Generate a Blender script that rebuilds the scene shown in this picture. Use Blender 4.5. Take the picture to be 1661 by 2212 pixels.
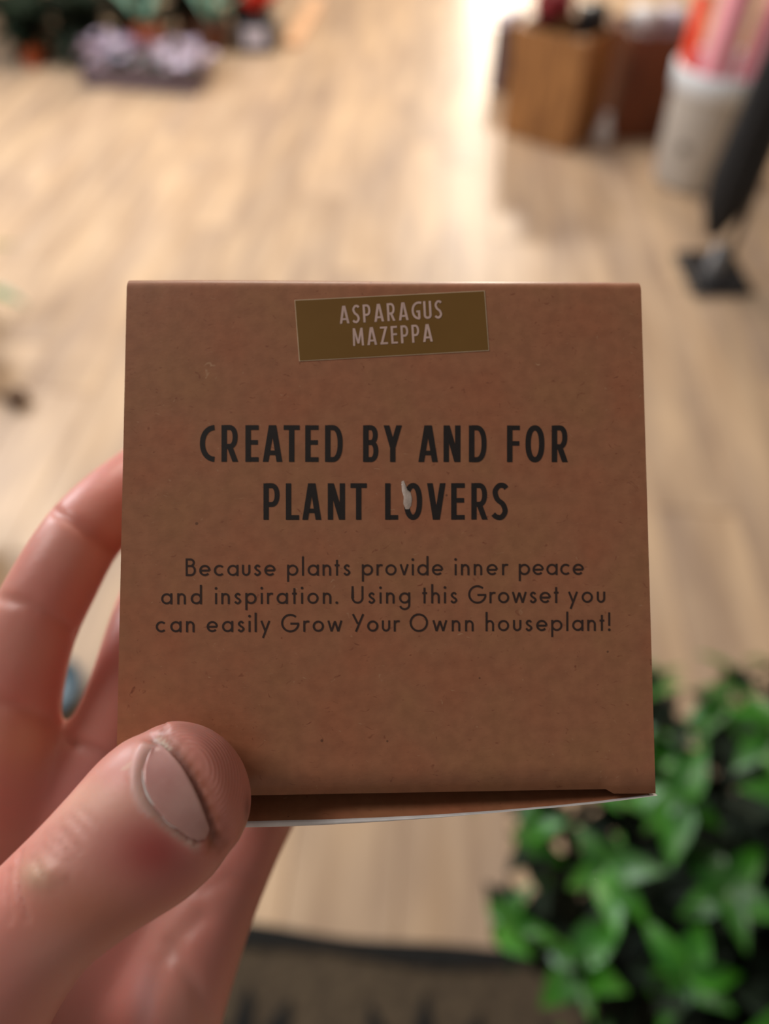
import bpy, bmesh, math, random
import numpy as np
from mathutils import Vector, Matrix, noise
from mathutils.bvhtree import BVHTree

random.seed(7)
sc = bpy.context.scene
for o in list(bpy.data.objects):
    bpy.data.objects.remove(o, do_unlink=True)
C = sc.collection

# ------------------------------------------------------------------ camera
F = 1550.0; CX, CY = 830.5, 1106.0; CAMZ = 1.30; PITCH = math.radians(50)
cam_d = bpy.data.cameras.new('camera'); cam = bpy.data.objects.new('camera', cam_d); C.objects.link(cam)
cam_d.sensor_fit = 'VERTICAL'; cam_d.sensor_height = 36.0; cam_d.lens = 36.0 * F / 2212.0
cam_d.clip_start = 0.005; cam_d.clip_end = 100
cam.location = (0, 0, CAMZ); cam.rotation_euler = (math.radians(90) - PITCH, 0, 0)
cam_d.dof.use_dof = True; cam_d.dof.focus_distance = 0.1045; cam_d.dof.aperture_fstop = 7.2
sc.camera = cam
CAM = Matrix.Translation((0, 0, CAMZ)) @ Matrix.Rotation(math.radians(90) - PITCH, 4, 'X')

# ------------------------------------------------------------------ world, lights, exposure
w = bpy.data.worlds.new('world'); sc.world = w; w.use_nodes = True
w.node_tree.nodes['Background'].inputs[0].default_value = (1.0, 0.90, 0.80, 1)
w.node_tree.nodes['Background'].inputs[1].default_value = 0.19

def area(name, loc, target, sx, sy, power, col):
    l = bpy.data.lights.new(name, 'AREA'); l.shape = 'RECTANGLE'; l.size = sx; l.size_y = sy
    l.energy = power; l.color = col
    o = bpy.data.objects.new(name, l); C.objects.link(o); o.location = loc
    o.rotation_euler = (Vector(target) - Vector(loc)).to_track_quat('-Z', 'Y').to_euler()
    return o
area('shopfront_daylight', (0.98, 7.2, 0.85), (0.75, 3.0, 0.1), 0.4, 0.9, 36, (1.0, 0.92, 0.78))
area('spotlight_over_crates', (0.93, 6.4, 2.35), (0.6, 2.4, 0.0), 0.25, 0.25, 84, (1.0, 0.88, 0.74))
area('ceiling_light_ahead', (-0.5, 4.0, 2.9), (-0.35, 2.2, 0.0), 1.2, 0.8, 63, (1.0, 0.88, 0.74))
area('window_daylight_left', (-2.5, 2.5, 2.2), (-0.5, 1.5, 0.2), 1.3, 1.3, 84, (0.92, 0.96, 1.0))
area('added_light_left', (-1.5, 0.45, 2.75), (0.0, 0.1, 1.1), 0.7, 0.7, 19, (1.0, 0.93, 0.88))  # added lamp, unseen, to light the thumb and the carton front

sc.view_settings.view_transform = 'Standard'; sc.view_settings.look = 'None'
sc.view_settings.gamma = 1.0; sc.view_settings.use_curve_mapping = False
sc.view_settings.exposure = 0.0
try:
    sc.cycles.use_denoising = True
except Exception:
    pass

# ------------------------------------------------------------------ helpers
def ray(u, v):
    d = Vector(((u - CX) / F, (CY - v) / F, -1.0))
    return CAM.to_3x3() @ d
def at(u, v, z=0.0):
    """world point at height z that the photograph shows at (u, v)"""
    d = ray(u, v); k = (z - CAMZ) / d.z
    return Vector((0, 0, CAMZ)) + d * k
def near(u, v, d):
    return Vector(((u - CX) / F * d, (CY - v) / F * d, -d))

def srgb(r, g, b):
    f = lambda c: (c / 255 / 12.92) if c / 255 <= 0.04045 else ((c / 255 + 0.055) / 1.055) ** 2.4
    return (f(r), f(g), f(b), 1)

def mat(name, col, rough=0.6, col2=None, scale=20.0, vec=(1, 1, 1), bump=0.0, metallic=0.0, rnd=0.0,
        sss=0.0, coat=0.0, trans=0.0, detail=4.0, dist=0.01, contrast=(0.35, 0.65)):
    m = bpy.data.materials.new(name); m.use_nodes = True
    nt = m.node_tree; n = nt.nodes; L = nt.links; b = n['Principled BSDF']
    b.inputs['Roughness'].default_value = rough; b.inputs['Metallic'].default_value = metallic
    b.inputs['Coat Weight'].default_value = coat
    b.inputs['Transmission Weight'].default_value = trans
    if sss:
        b.inputs['Subsurface Weight'].default_value = sss
        b.inputs['Subsurface Radius'].default_value = (0.003, 0.001, 0.0006)
        b.inputs['Subsurface Scale'].default_value = 1.0
    tc = n.new('ShaderNodeTexCoord'); mp = n.new('ShaderNodeMapping'); mp.inputs['Scale'].default_value = vec
    L.new(tc.outputs['Object'], mp.inputs['Vector'])
    nz = n.new('ShaderNodeTexNoise'); nz.inputs['Scale'].default_value = scale; nz.inputs['Detail'].default_value = detail
    L.new(mp.outputs[0], nz.inputs['Vector'])
    rp = n.new('ShaderNodeValToRGB'); rp.color_ramp.elements[0].position = contrast[0]; rp.color_ramp.elements[1].position = contrast[1]
    rp.color_ramp.elements[0].color = col; rp.color_ramp.elements[1].color = col2 or tuple(min(1, c * 1.18) for c in col[:3]) + (1,)
    L.new(nz.outputs['Fac'], rp.inputs['Fac'])
    out = rp.outputs['Color']
    if rnd:
        oi = n.new('ShaderNodeObjectInfo'); mr = n.new('ShaderNodeMapRange')
        mr.inputs['To Min'].default_value = 1 - rnd; mr.inputs['To Max'].default_value = 1 + rnd
        L.new(oi.outputs['Random'], mr.inputs['Value'])
        hs = n.new('ShaderNodeHueSaturation'); L.new(mr.outputs[0], hs.inputs['Value']); L.new(out, hs.inputs['Color'])
        out = hs.outputs['Color']
    L.new(out, b.inputs['Base Color'])
    if bump:
        bp = n.new('ShaderNodeBump'); bp.inputs['Strength'].default_value = bump; bp.inputs['Distance'].default_value = dist
        L.new(nz.outputs['Fac'], bp.inputs['Height']); L.new(bp.outputs[0], b.inputs['Normal'])
    return m

def link(name, me, m, parent=None, loc=None):
    if isinstance(me, bmesh.types.BMesh):
        d = bpy.data.meshes.new(name); me.to_mesh(d); me.free(); me = d
    if m is not None and not me.materials: me.materials.append(m)
    o = bpy.data.objects.new(name, me); C.objects.link(o)
    if parent: o.parent = parent
    if loc is not None: o.location = loc
    return o
def empty(name, loc, label, cat, group=None, rz=0.0):
    o = bpy.data.objects.new(name, None); C.objects.link(o); o.location = loc; o.rotation_euler = (0, 0, rz)
    o.empty_display_size = 0.05
    return tag(o, label, cat, group)
def tag(o, label, cat, group=None):
    o['label'] = label; o['category'] = cat
    if group: o['group'] = group
    return o
def smooth(o):
    for p in o.data.polygons: p.use_smooth = True
    return o
def box_bm(x0, x1, y0, y1, z0, z1, bm=None, bev=0.0):
    own = bm is None
    if own: bm = bmesh.new()
    r = bmesh.ops.create_cube(bm, size=1.0)
    for v in r['verts']:
        v.co = Vector(((x0 + x1) / 2 + v.co.x * (x1 - x0), (y0 + y1) / 2 + v.co.y * (y1 - y0), (z0 + z1) / 2 + v.co.z * (z1 - z0)))
    if bev and own: bmesh.ops.bevel(bm, geom=bm.edges[:], offset=bev, segments=2, affect='EDGES', profile=0.5)
    return bm
def lathe(prof, seg=40, bm=None, off=(0, 0, 0), wob=None):
    if bm is None: bm = bmesh.new()
    rings = []
    for r, z in prof:
        ring = []
        for i in range(seg):
            a = 2 * math.pi * i / seg; rr = r * (wob(a, z) if wob else 1)
            ring.append(bm.verts.new((off[0] + rr * math.cos(a), off[1] + rr * math.sin(a), off[2] + z)))
        rings.append(ring)
    for a, b in zip(rings, rings[1:]):
        for i in range(seg):
            j = (i + 1) % seg; bm.faces.new((a[i], a[j], b[j], b[i]))
    if prof[0][0] > 1e-5: bm.faces.new(rings[0][::-1])
    return bm
def tube(pts, rad, seg=10, bm=None, cap=True):
    """pts world/local vectors, rad scalar or list"""
    if bm is None: bm = bmesh.new()
    pts = [Vector(p) for p in pts]; n = len(pts)
    if not hasattr(rad, '__len__'): rad = [rad] * n
    rings = []; ref = None
    for i, p in enumerate(pts):
        t = (pts[min(i + 1, n - 1)] - pts[max(i - 1, 0)]).normalized()
        if ref is None: ref = t.orthogonal().normalized()
        a = (ref - t * ref.dot(t)).normalized(); b = t.cross(a); ref = a
        rings.append([bm.verts.new(p + (a * math.cos(2 * math.pi * k / seg) + b * math.sin(2 * math.pi * k / seg)) * rad[i]) for k in range(seg)])
    for a, b in zip(rings, rings[1:]):
        for i in range(seg):
            j = (i + 1) % seg; bm.faces.new((a[i], a[j], b[j], b[i]))
    if cap:
        bm.faces.new(rings[0][::-1]); bm.faces.new(rings[-1])
    return bm

# ------------------------------------------------------------------ materials
def plank_material():
    m = bpy.data.materials.new('oak_floor'); m.use_nodes = True
    n = m.node_tree.nodes; L = m.node_tree.links; b = n['Principled BSDF']
    b.inputs['Roughness'].default_value = 0.42; b.inputs['Specular IOR Level'].default_value = 0.3
    tc = n.new('ShaderNodeTexCoord'); oi = n.new('ShaderNodeObjectInfo')
    mul = n.new('ShaderNodeVectorMath'); mul.operation = 'SCALE'; mul.inputs['Scale'].default_value = 37.0
    cb = n.new('ShaderNodeCombineXYZ'); L.new(oi.outputs['Random'], cb.inputs[0]); L.new(oi.outputs['Random'], cb.inputs[1])
    L.new(cb.outputs[0], mul.inputs[0])
    ad = n.new('ShaderNodeVectorMath'); ad.operation = 'ADD'; L.new(tc.outputs['Object'], ad.inputs[0]); L.new(mul.outputs[0], ad.inputs[1])
    def noise_(scale, vec, lo, hi, c0, c1):
        mp = n.new('ShaderNodeMapping'); mp.inputs['Scale'].default_value = vec; L.new(ad.outputs[0], mp.inputs[0])
        nz = n.new('ShaderNodeTexNoise'); nz.inputs['Scale'].default_value = scale; nz.inputs['Detail'].default_value = 5
        L.new(mp.outputs[0], nz.inputs[0])
        r = n.new('ShaderNodeValToRGB'); r.color_ramp.elements[0].position = lo; r.color_ramp.elements[1].position = hi
        r.color_ramp.elements[0].color = c0; r.color_ramp.elements[1].color = c1
        L.new(nz.outputs['Fac'], r.inputs[0]); return r, nz
    base, nz = noise_(1.6, (4.5, 1.0, 1), 0.32, 0.68, srgb(180, 155, 134), srgb(219, 188, 154))
    gr, _ = noise_(4.0, (6, 0.6, 1), 0.32, 0.60, srgb(206, 196, 190), (1, 1, 1, 1))
    mx = n.new('ShaderNodeMix'); mx.data_type = 'RGBA'; mx.blend_type = 'MULTIPLY'; mx.inputs[0].default_value = 0.55
    L.new(base.outputs[0], mx.inputs[6]); L.new(gr.outputs[0], mx.inputs[7])
    mr = n.new('ShaderNodeMapRange'); mr.inputs['To Min'].default_value = 0.93; mr.inputs['To Max'].default_value = 1.07
    L.new(oi.outputs['Random'], mr.inputs['Value'])
    hs = n.new('ShaderNodeHueSaturation'); L.new(mr.outputs[0], hs.inputs['Value']); L.new(mx.outputs[2], hs.inputs['Color'])
    L.new(hs.outputs[0], b.inputs['Base Color'])
    bp = n.new('ShaderNodeBump'); bp.inputs['Strength'].default_value = 0.15; bp.inputs['Distance'].default_value = 0.002
    L.new(nz.outputs['Fac'], bp.inputs['Height']); L.new(bp.outputs[0], b.inputs['Normal'])
    return m
M = {}
M['floor'] = plank_material()
M['wall'] = mat('plaster_wall', srgb(190, 180, 165), 0.9, scale=6)
M['subfloor'] = mat('floor_slab', srgb(110, 92, 76), 0.8, scale=8)
M['crate_light'] = mat('honey_wood', srgb(128, 84, 44), 0.55, srgb(170, 118, 66), 6, (6, 6, 1), 0.2, rnd=0.10)
M['crate_dark'] = mat('mahogany_wood', srgb(86, 38, 14), 0.5, srgb(112, 54, 22), 6, (6, 6, 1), 0.2, rnd=0.12)
M['bucket'] = mat('grey_plastic', srgb(186, 180, 172), 0.55, srgb(198, 192, 184), 5)
M['bucket_rim'] = mat('pale_rim', srgb(214, 220, 226), 0.4, scale=5)
M['pink'] = mat('pink_paper', srgb(228, 140, 152), 0.6, srgb(238, 158, 168), 12)
M['orange'] = mat('orange_paper', srgb(240, 70, 30), 0.6, scale=12)
M['black'] = mat('black_metal', srgb(26, 26, 30), 0.4, scale=12)
M['blackcloth'] = mat('black_cloth', srgb(26, 26, 27), 0.9, srgb(38, 38, 40), 60, bump=0.3)
M['steel'] = mat('brushed_steel', srgb(150, 152, 156), 0.35, scale=30, metallic=0.8)
M['greypole'] = mat('grey_pole', srgb(112, 104, 98), 0.45, scale=30)
M['terracotta'] = mat('terracotta', srgb(176, 84, 44), 0.8, srgb(196, 100, 58), 18)
M['lilac'] = mat('lilac_petal', srgb(186, 168, 192), 0.7, srgb(228, 216, 232), 12, rnd=0.25, sss=0.0)
M['traymat'] = mat('dark_violet_tray', srgb(92, 76, 86), 0.6, srgb(112, 96, 102), 12)
M['leaf'] = mat('green_leaf', srgb(24, 88, 12), 0.42, srgb(64, 132, 24), 22, rnd=0.30, coat=0.1)
M['leaf_dark'] = mat('dark_leaf', srgb(10, 24, 8), 0.85, srgb(18, 42, 12), 22, rnd=0.3)  # dark foliage; also paints the shade inside the leafy plant
M['leaf_teal'] = mat('teal_leaf', srgb(92, 142, 122), 0.5, srgb(120, 168, 148), 16, rnd=0.15)
M['leaf_olive'] = mat('olive_leaf', srgb(120, 112, 70), 0.6, srgb(140, 130, 84), 16)
M['twig'] = mat('brown_twig', srgb(92, 66, 46), 0.8, scale=30)
M['red'] = mat('red_flower', srgb(190, 26, 24), 0.6, srgb(230, 60, 40), 14, rnd=0.2)
M['darkred'] = mat('dark_red_flower', srgb(110, 24, 32), 0.7, srgb(140, 36, 44), 14, rnd=0.2)
M['white'] = mat('white_plastic', srgb(214, 212, 214), 0.5, scale=12)
M['labelwhite'] = mat('white_label', srgb(205, 200, 214), 0.6, scale=12)
M['peach'] = mat('peach_wood', srgb(236, 190, 150), 0.5, scale=12)
M['coir'] = mat('brown_coir', srgb(68, 56, 42), 0.95, srgb(88, 74, 56), 60, bump=0.5)
M['coirblack'] = mat('black_coir', srgb(14, 14, 13), 0.95, srgb(24, 24, 22), 60, bump=0.5)
M['soil'] = mat('soil', srgb(36, 26, 20), 0.95, srgb(52, 40, 30), 40, bump=0.5)
M['blackpot'] = mat('black_pot', srgb(20, 20, 24), 0.4, scale=12)
M['bluerim'] = mat('pale_blue_plastic', srgb(56, 80, 92), 0.4, scale=12)
M['ink'] = mat('black_ink', srgb(24, 15, 14), 0.6, srgb(30, 21, 19), 900)
M['ink_soft'] = mat('brown_black_ink', srgb(46, 28, 22), 0.65, srgb(56, 34, 27), 900)
M['stickerink'] = mat('pink_grey_ink', srgb(206, 176, 166), 0.5, scale=400)
M['sticker'] = mat('olive_sticker', srgb(124, 88, 32), 0.42, srgb(128, 92, 36), 120)
M['stickeredge'] = mat('sticker_cut_edge', srgb(205, 180, 150), 0.5, scale=120)
M['cutedge'] = mat('white_board_edge', srgb(226, 222, 220), 0.5, scale=300)
M['glue'] = mat('dried_glue', srgb(190, 172, 160), 0.25, srgb(215, 200, 190), 900, bump=0.6, dist=0.0003)

def kraft_material():
    m = bpy.data.materials.new('kraft_board'); m.use_nodes = True
    n = m.node_tree.nodes; L = m.node_tree.links; b = n['Principled BSDF']
    b.inputs['Roughness'].default_value = 0.48; b.inputs['Specular IOR Level'].default_value = 0.45
    tc = n.new('ShaderNodeTexCoord')
    def nz(scale, vec=(1, 1, 1), detail=4, off=0):
        mp = n.new('ShaderNodeMapping'); mp.inputs['Scale'].default_value = vec; mp.inputs['Location'].default_value = (off, off, 0)
        L.new(tc.outputs['Object'], mp.inputs[0])
        x = n.new('ShaderNodeTexNoise'); x.inputs['Scale'].default_value = scale; x.inputs['Detail'].default_value = detail
        L.new(mp.outputs[0], x.inputs[0]); return x
    def ramp(src, stops):
        r = n.new('ShaderNodeValToRGB'); e = r.color_ramp.elements
        e[0].position, e[0].color = stops[0]; e[1].position, e[1].color = stops[-1]
        for s in stops[1:-1]:
            q = e.new(s[0]); q.color = s[1]
        L.new(src, r.inputs[0]); return r.outputs[0]
    def mix(a, bb, fac=1.0, mode='MULTIPLY'):
        x = n.new('ShaderNodeMix'); x.data_type = 'RGBA'; x.blend_type = mode
        if isinstance(fac, float): x.inputs[0].default_value = fac
        else: L.new(fac, x.inputs[0])
        L.new(a, x.inputs[6])
        if isinstance(bb, tuple): x.inputs[7].default_value = bb
        else: L.new(bb, x.inputs[7])
        return x.outputs[2]
    b.inputs['Coat Weight'].default_value = 0.25; b.inputs['Coat Roughness'].default_value = 0.28
    c = ramp(nz(75, detail=3).outputs['Fac'], [(0.34, srgb(170, 108, 76)), (0.5, srgb(168, 112, 80)), (0.66, srgb(166, 114, 79))])
    c = mix(c, ramp(nz(480, detail=8).outputs['Fac'], [(0.34, (0.90, 0.87, 0.85, 1)), (0.64, (1.05, 1.04, 1.03, 1))]))
    warp = nz(260, detail=2, off=4)
    def fibre(scale, vec, lo, hi, off, amt):
        sc2 = n.new('ShaderNodeVectorMath'); sc2.operation = 'SCALE'; sc2.inputs['Scale'].default_value = 0.006 * amt
        L.new(warp.outputs['Color'], sc2.inputs[0])
        a2 = n.new('ShaderNodeVectorMath'); a2.operation = 'ADD'; L.new(tc.outputs['Object'], a2.inputs[0]); L.new(sc2.outputs[0], a2.inputs[1])
        mp2 = n.new('ShaderNodeMapping'); mp2.inputs['Scale'].default_value = vec; mp2.inputs['Location'].default_value = (off, off, 0); L.new(a2.outputs[0], mp2.inputs[0])
        x = n.new('ShaderNodeTexNoise'); x.inputs['Scale'].default_value = scale; x.inputs['Detail'].default_value = 1; L.new(mp2.outputs[0], x.inputs[0])
        return ramp(x.outputs['Fac'], [(lo, (0, 0, 0, 1)), (hi, (1, 1, 1, 1))])
    c = mix(c, srgb(136, 78, 52), fibre(1500, (0.45, 1.5, 1), 0.69, 0.82, 3, 1.0), 'MIX')
    c = mix(c, srgb(190, 146, 112), fibre(1700, (0.5, 1.7, 1), 0.74, 0.86, 17, 1.0), 'MIX')
    vo = n.new('ShaderNodeTexVoronoi'); vo.inputs['Scale'].default_value = 210; L.new(tc.outputs['Object'], vo.inputs['Vector'])
    sp = n.new('ShaderNodeSeparateColor'); L.new(vo.outputs['Color'], sp.inputs[0])
    mm = n.new('ShaderNodeMapRange'); mm.inputs['From Min'].default_value = 0.72; mm.inputs['To Min'].default_value = 0.0; mm.inputs['To Max'].default_value = 0.055; L.new(sp.outputs[0], mm.inputs['Value'])
    lt = n.new('ShaderNodeMath'); lt.operation = 'LESS_THAN'; L.new(vo.outputs['Distance'], lt.inputs[0]); L.new(mm.outputs[0], lt.inputs[1])
    k8 = n.new('ShaderNodeMath'); k8.operation = 'MULTIPLY'; k8.inputs[1].default_value = 0.62; L.new(lt.outputs[0], k8.inputs[0])
    c = mix(c, srgb(70, 40, 28), k8.outputs[0], 'MIX')
    L.new(c, b.inputs['Base Color'])
    bp = n.new('ShaderNodeBump'); bp.inputs['Strength'].default_value = 0.25; bp.inputs['Distance'].default_value = 0.0001
    L.new(nz(1200, (1, 1.6, 1), 4, 5).outputs['Fac'], bp.inputs['Height']); L.new(bp.outputs[0], b.inputs['Normal'])
    return m
M['kraft'] = kraft_material()

# ------------------------------------------------------------------ floor and wall
FA = -math.radians(4.8)                       # boards run slightly to the right of straight ahead
Rf = Matrix.Rotation(FA, 4, 'Z')
fl = link('floor', box_bm(-5, 5, -2.5, 9, -0.05, -0.004), M['floor']); fl['kind'] = 'structure'
PW, PL, GAP = 0.185, 1.45, 0.0035
pm = bpy.data.meshes.new('plank'); b_ = box_bm(GAP / 2, PW - GAP / 2, GAP / 2, PL - GAP / 2, -0.012, 0.0, bev=0.0015); b_.to_mesh(pm); b_.free()
pm.materials.append(M['floor'])
offs = [0.0, 0.55, 1.05, 0.3, 0.8, 1.25]
for i in range(-18, 19):
    for j in range(-1, 6):
        x0 = i * PW; y0 = j * PL - offs[i % 6]
        xm = x0 + PW / 2
        if abs(xm) > 1.6 + max(0, y0 + PL) * 0.55 or y0 < -2.3: continue
        p = link('plank', pm, None, fl); p.matrix_local = Rf @ Matrix.Translation((x0, y0, 0))
wb = link('wall_back', box_bm(-5, 5, 8.0, 8.1, -0.05, 3.2), M['wall']); wb['kind'] = 'structure'
for sx, nm in ((-1, 'wall_left'), (1, 'wall_right')):
    q = link(nm, box_bm(min(sx * 5, sx * 5.1), max(sx * 5, sx * 5.1), -2.5, 8.0, -0.05, 3.2), M['wall']); q['kind'] = 'structure'
bb = link('baseboard_back', box_bm(-5, 5, 7.97, 8.0, 0.0, 0.12, bev=0.004), M['white']); bb['kind'] = 'structure'

# ------------------------------------------------------------------ the carton
BR = Matrix(((0.99977905, -0.00362843, 0.02070474), (0.00219792, 0.99763494, 0.06869998), (-0.02090504, -0.06863929, 0.99742249))).to_4x4()
BOX = Matrix.Translation((0.00034232, -0.00283731, -0.109)) @ BR      # in the frame of the outstretched hand
BW, BH, BD = 0.0800, 0.0787, 0.078
carton = empty('carton', (0, 0, 0), 'small square brown kraft carton of a plant growing kit held up in the hand', 'box')
carton.matrix_world = CAM @ BOX
BI = BOX.inverted()
def face(u, v, z=0.0):
    """carton-local point on its front panel (offset z) seen at (u, v)"""
    o = BI @ Vector((0, 0, 0)); d = (BI.to_3x3() @ near(u, v, 1.0)); k = (z - o.z) / d.z
    return o + d * k
hw, hh = BW / 2, BH / 2
# front panel: sheet with a rolled top fold and a notched bottom edge
bm = bmesh.new()
N = 64; r = 0.0020
cols = []
for i in range(N + 1):
    s = i / N; x = -hw + s * BW
    u_ = 252 + s * 1166
    step = 0.0
    if x < 0.0326: step = 0.0007 - 0.0005 * (0.0326 - x) / 0.07
    elif x < 0.0331: step = 0.0004
    ybot = -hh + step
    sag = 0.00022 * math.sin(math.pi * s) + 0.0001 * math.sin(7 * s + 1)
    ytop = hh + sag
    col = [(x, ybot, -0.0004), (x, ybot, 0.0), (x, ybot + 0.004, 0.0), (x, 0, 0.0), (x, ytop - 3 * r, 0.0)]
    for k in range(0, 7):
        a = math.pi / 2 * k / 6
        col.append((x, ytop - r + r * math.sin(a), -r + r * math.cos(a)))
    col.append((x, ytop, -0.004))
    cols.append([bm.verts.new(c) for c in col])
for a, b in zip(cols, cols[1:]):
    for k in range(len(a) - 1): bm.faces.new((a[k], b[k], b[k + 1], a[k + 1]))
smooth(link('front_panel', bm, M['kraft'], carton))
bm = bmesh.new()
for s in (-1,):
    pass
for sx, nm in ((-1, 'side_panel'), (1, 'side_panel')):
    x = sx * hw
    b1 = box_bm(min(x, x - sx * 0.0004), max(x, x - sx * 0.0004), -hh, hh - 0.0008, -BD, -0.0009, bev=0.00015)
    link(nm, b1, M['kraft'], carton)
bm.free()
link('back_panel', box_bm(-hw, hw, -hh, hh, -BD - 0.0004, -BD, bev=0.00015), M['kraft'], carton)
link('top_panel', box_bm(-hw, hw, hh - 0.0004, hh, -BD, -0.0035, bev=0.00015), M['kraft'], carton)
# bottom lid, sprung open: fold line sags to the left, tuck flap rises behind the front panel
fold_px = [(240, 1779), (400, 1778), (545, 1776.5), (700, 1773), (820, 1768.5), (950, 1762), (1080, 1753), (1200, 1743), (1300, 1733), (1370, 1724), (1418, 1717)]
def fold_at(u):
    for (a, va), (b, vb) in zip(fold_px, fold_px[1:]):
        if u <= b: return va + (vb - va) * (u - a) / (b - a)
    return fold_px[-1][1]
us = [240 + (1419 - 240) * i / 60 for i in range(61)]
bm = bmesh.new(); rows = []
for u in us:
    p = face(u, fold_at(u), -0.0006); rise = (-hh + 0.004) - p.y; p.x = max(-hw + 0.0007, min(hw - 0.0007, p.x))
    col = [(p.x, p.y, p.z)]
    for k in range(1, 9):
        t = k / 8
        col.append((p.x, p.y + rise * t, p.z - 0.0002 - 0.0115 * t ** 0.85))
    col.append((p.x, p.y + rise + 0.008, p.z - 0.0118))
    rows.append([bm.verts.new(c) for c in col])
for a, b in zip(rows, rows[1:]):
    for k in range(len(a) - 1): bm.faces.new((a[k], b[k], b[k + 1], a[k + 1]))
smooth(link('tuck_flap', bm, M['kraft'], carton))
bm = bmesh.new(); rows = []
for u in us:
    p = face(u, fold_at(u), -0.0006)
    rows.append([bm.verts.new(c) for c in ((p.x, p.y, p.z), (p.x, p.y - 0.0002, p.z - 0.0006), (p.x, (p.y * 0.5 + -hh * 0.5) - 0.0003, -BD * 0.5), (p.x, -hh, -BD), (p.x, -hh + 0.0004, -BD), (p.x, p.y + 0.0002, p.z - 0.002))])
for a, b in zip(rows, rows[1:]):
    for k in range(5): bm.faces.new((a[k], b[k], b[k + 1], a[k + 1]))
smooth(link('bottom_panel', bm, M['kraft'], carton))
bm = bmesh.new(); rows = []
for u in us:
    p = face(u, fold_at(u), -0.0003)
    th = 0.00068 * max(0.04, min(1, (1150 - u) / 520)) + 0.00002
    e = [(p.x, p.y, p.z - 0.0012), (p.x, p.y, p.z)] + [(p.x, p.y - th * k / 4, p.z + 0.0002 * math.sin(math.pi * k / 4)) for k in (1, 2, 3, 4)] + [(p.x, p.y - th, p.z - 0.0012)]
    rows.append([bm.verts.new(c) for c in e])
for a, b in zip(rows, rows[1:]):
    for k in range(len(a) - 1): bm.faces.new((a[k], b[k], b[k + 1], a[k + 1]))
ce = smooth(link('board_edge', bm, M['cutedge'], carton)); ce['label'] = 'white cut edge of the sprung bottom lid'

# --- lettering: strokes drawn as ribbons
class Pen:
    def __init__(self, z): self.polys = []; self.k = 0
    def poly(self, pts): self.k += 1; self.polys.append((pts, self.k))
    def ribbon(self, pts, w, closed=False):
        n = len(pts); L, R = [], []; self.k += 1
        for i, p in enumerate(pts):
            if closed: a, b = pts[(i - 1) % n], pts[(i + 1) % n]
            else: a, b = pts[max(i - 1, 0)], pts[min(i + 1, n - 1)]
            tx, ty = b[0] - a[0], b[1] - a[1]; l = math.hypot(tx, ty) or 1
            nx, ny = -ty / l, tx / l; k = w / 2
            if 0 < i < n - 1 or closed:
                p0, p1 = pts[i - 1], pts[(i + 1) % n]
                d0 = (p[0] - p0[0], p[1] - p0[1]); d1 = (p1[0] - p[0], p1[1] - p[1])
                c = (d0[0] * d1[0] + d0[1] * d1[1]) / ((math.hypot(*d0) * math.hypot(*d1)) or 1)
                k /= max(0.5, math.sqrt(max(0.0, (1 + c) / 2)))
            L.append((p[0] + nx * k, p[1] + ny * k)); R.append((p[0] - nx * k, p[1] - ny * k))
        m = n if closed else n - 1
        for i in range(m):
            j = (i + 1) % n; self.polys.append(([L[i], L[j], R[j], R[i]], self.k))
    def mesh(self, mapper):
        bm = bmesh.new()
        for p, k in self.polys:                      # strokes that cross lie a hair above each other
            vs = [bm.verts.new(mapper(*q) + Vector((0, 0, 0.000004 * (k % 7)))) for q in p]
            try: bm.faces.new(vs)
            except ValueError: pass
        for f in bm.faces:
            f.normal_update()
            if f.normal.z < 0: f.normal_flip()
        return bm
def arc(cx, cy, rx, ry, a0, a1, n=18, e=2.0):
    out = []
    for i in range(n + 1):
        a = math.radians(a0 + (a1 - a0) * i / n); c, s = math.cos(a), math.sin(a)
        out.append((cx + rx * math.copysign(abs(c) ** (2 / e), c), cy + ry * math.copysign(abs(s) ** (2 / e), s)))
    return out
def catmull(P, n=6):
    out = []
    Q = [P[0]] + P + [P[-1]]
    for i in range(1, len(Q) - 2):
        for k in range(n):
            t = k / n
            out.append(tuple(0.5 * (2 * Q[i][d] + (Q[i + 1][d] - Q[i - 1][d]) * t + (2 * Q[i - 1][d] - 5 * Q[i][d] + 4 * Q[i + 1][d] - Q[i + 2][d]) * t * t + (3 * Q[i][d] - Q[i - 1][d] - 3 * Q[i + 1][d] + Q[i + 2][d]) * t ** 3) for d in (0, 1)))
    out.append(P[-1]); return out

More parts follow.
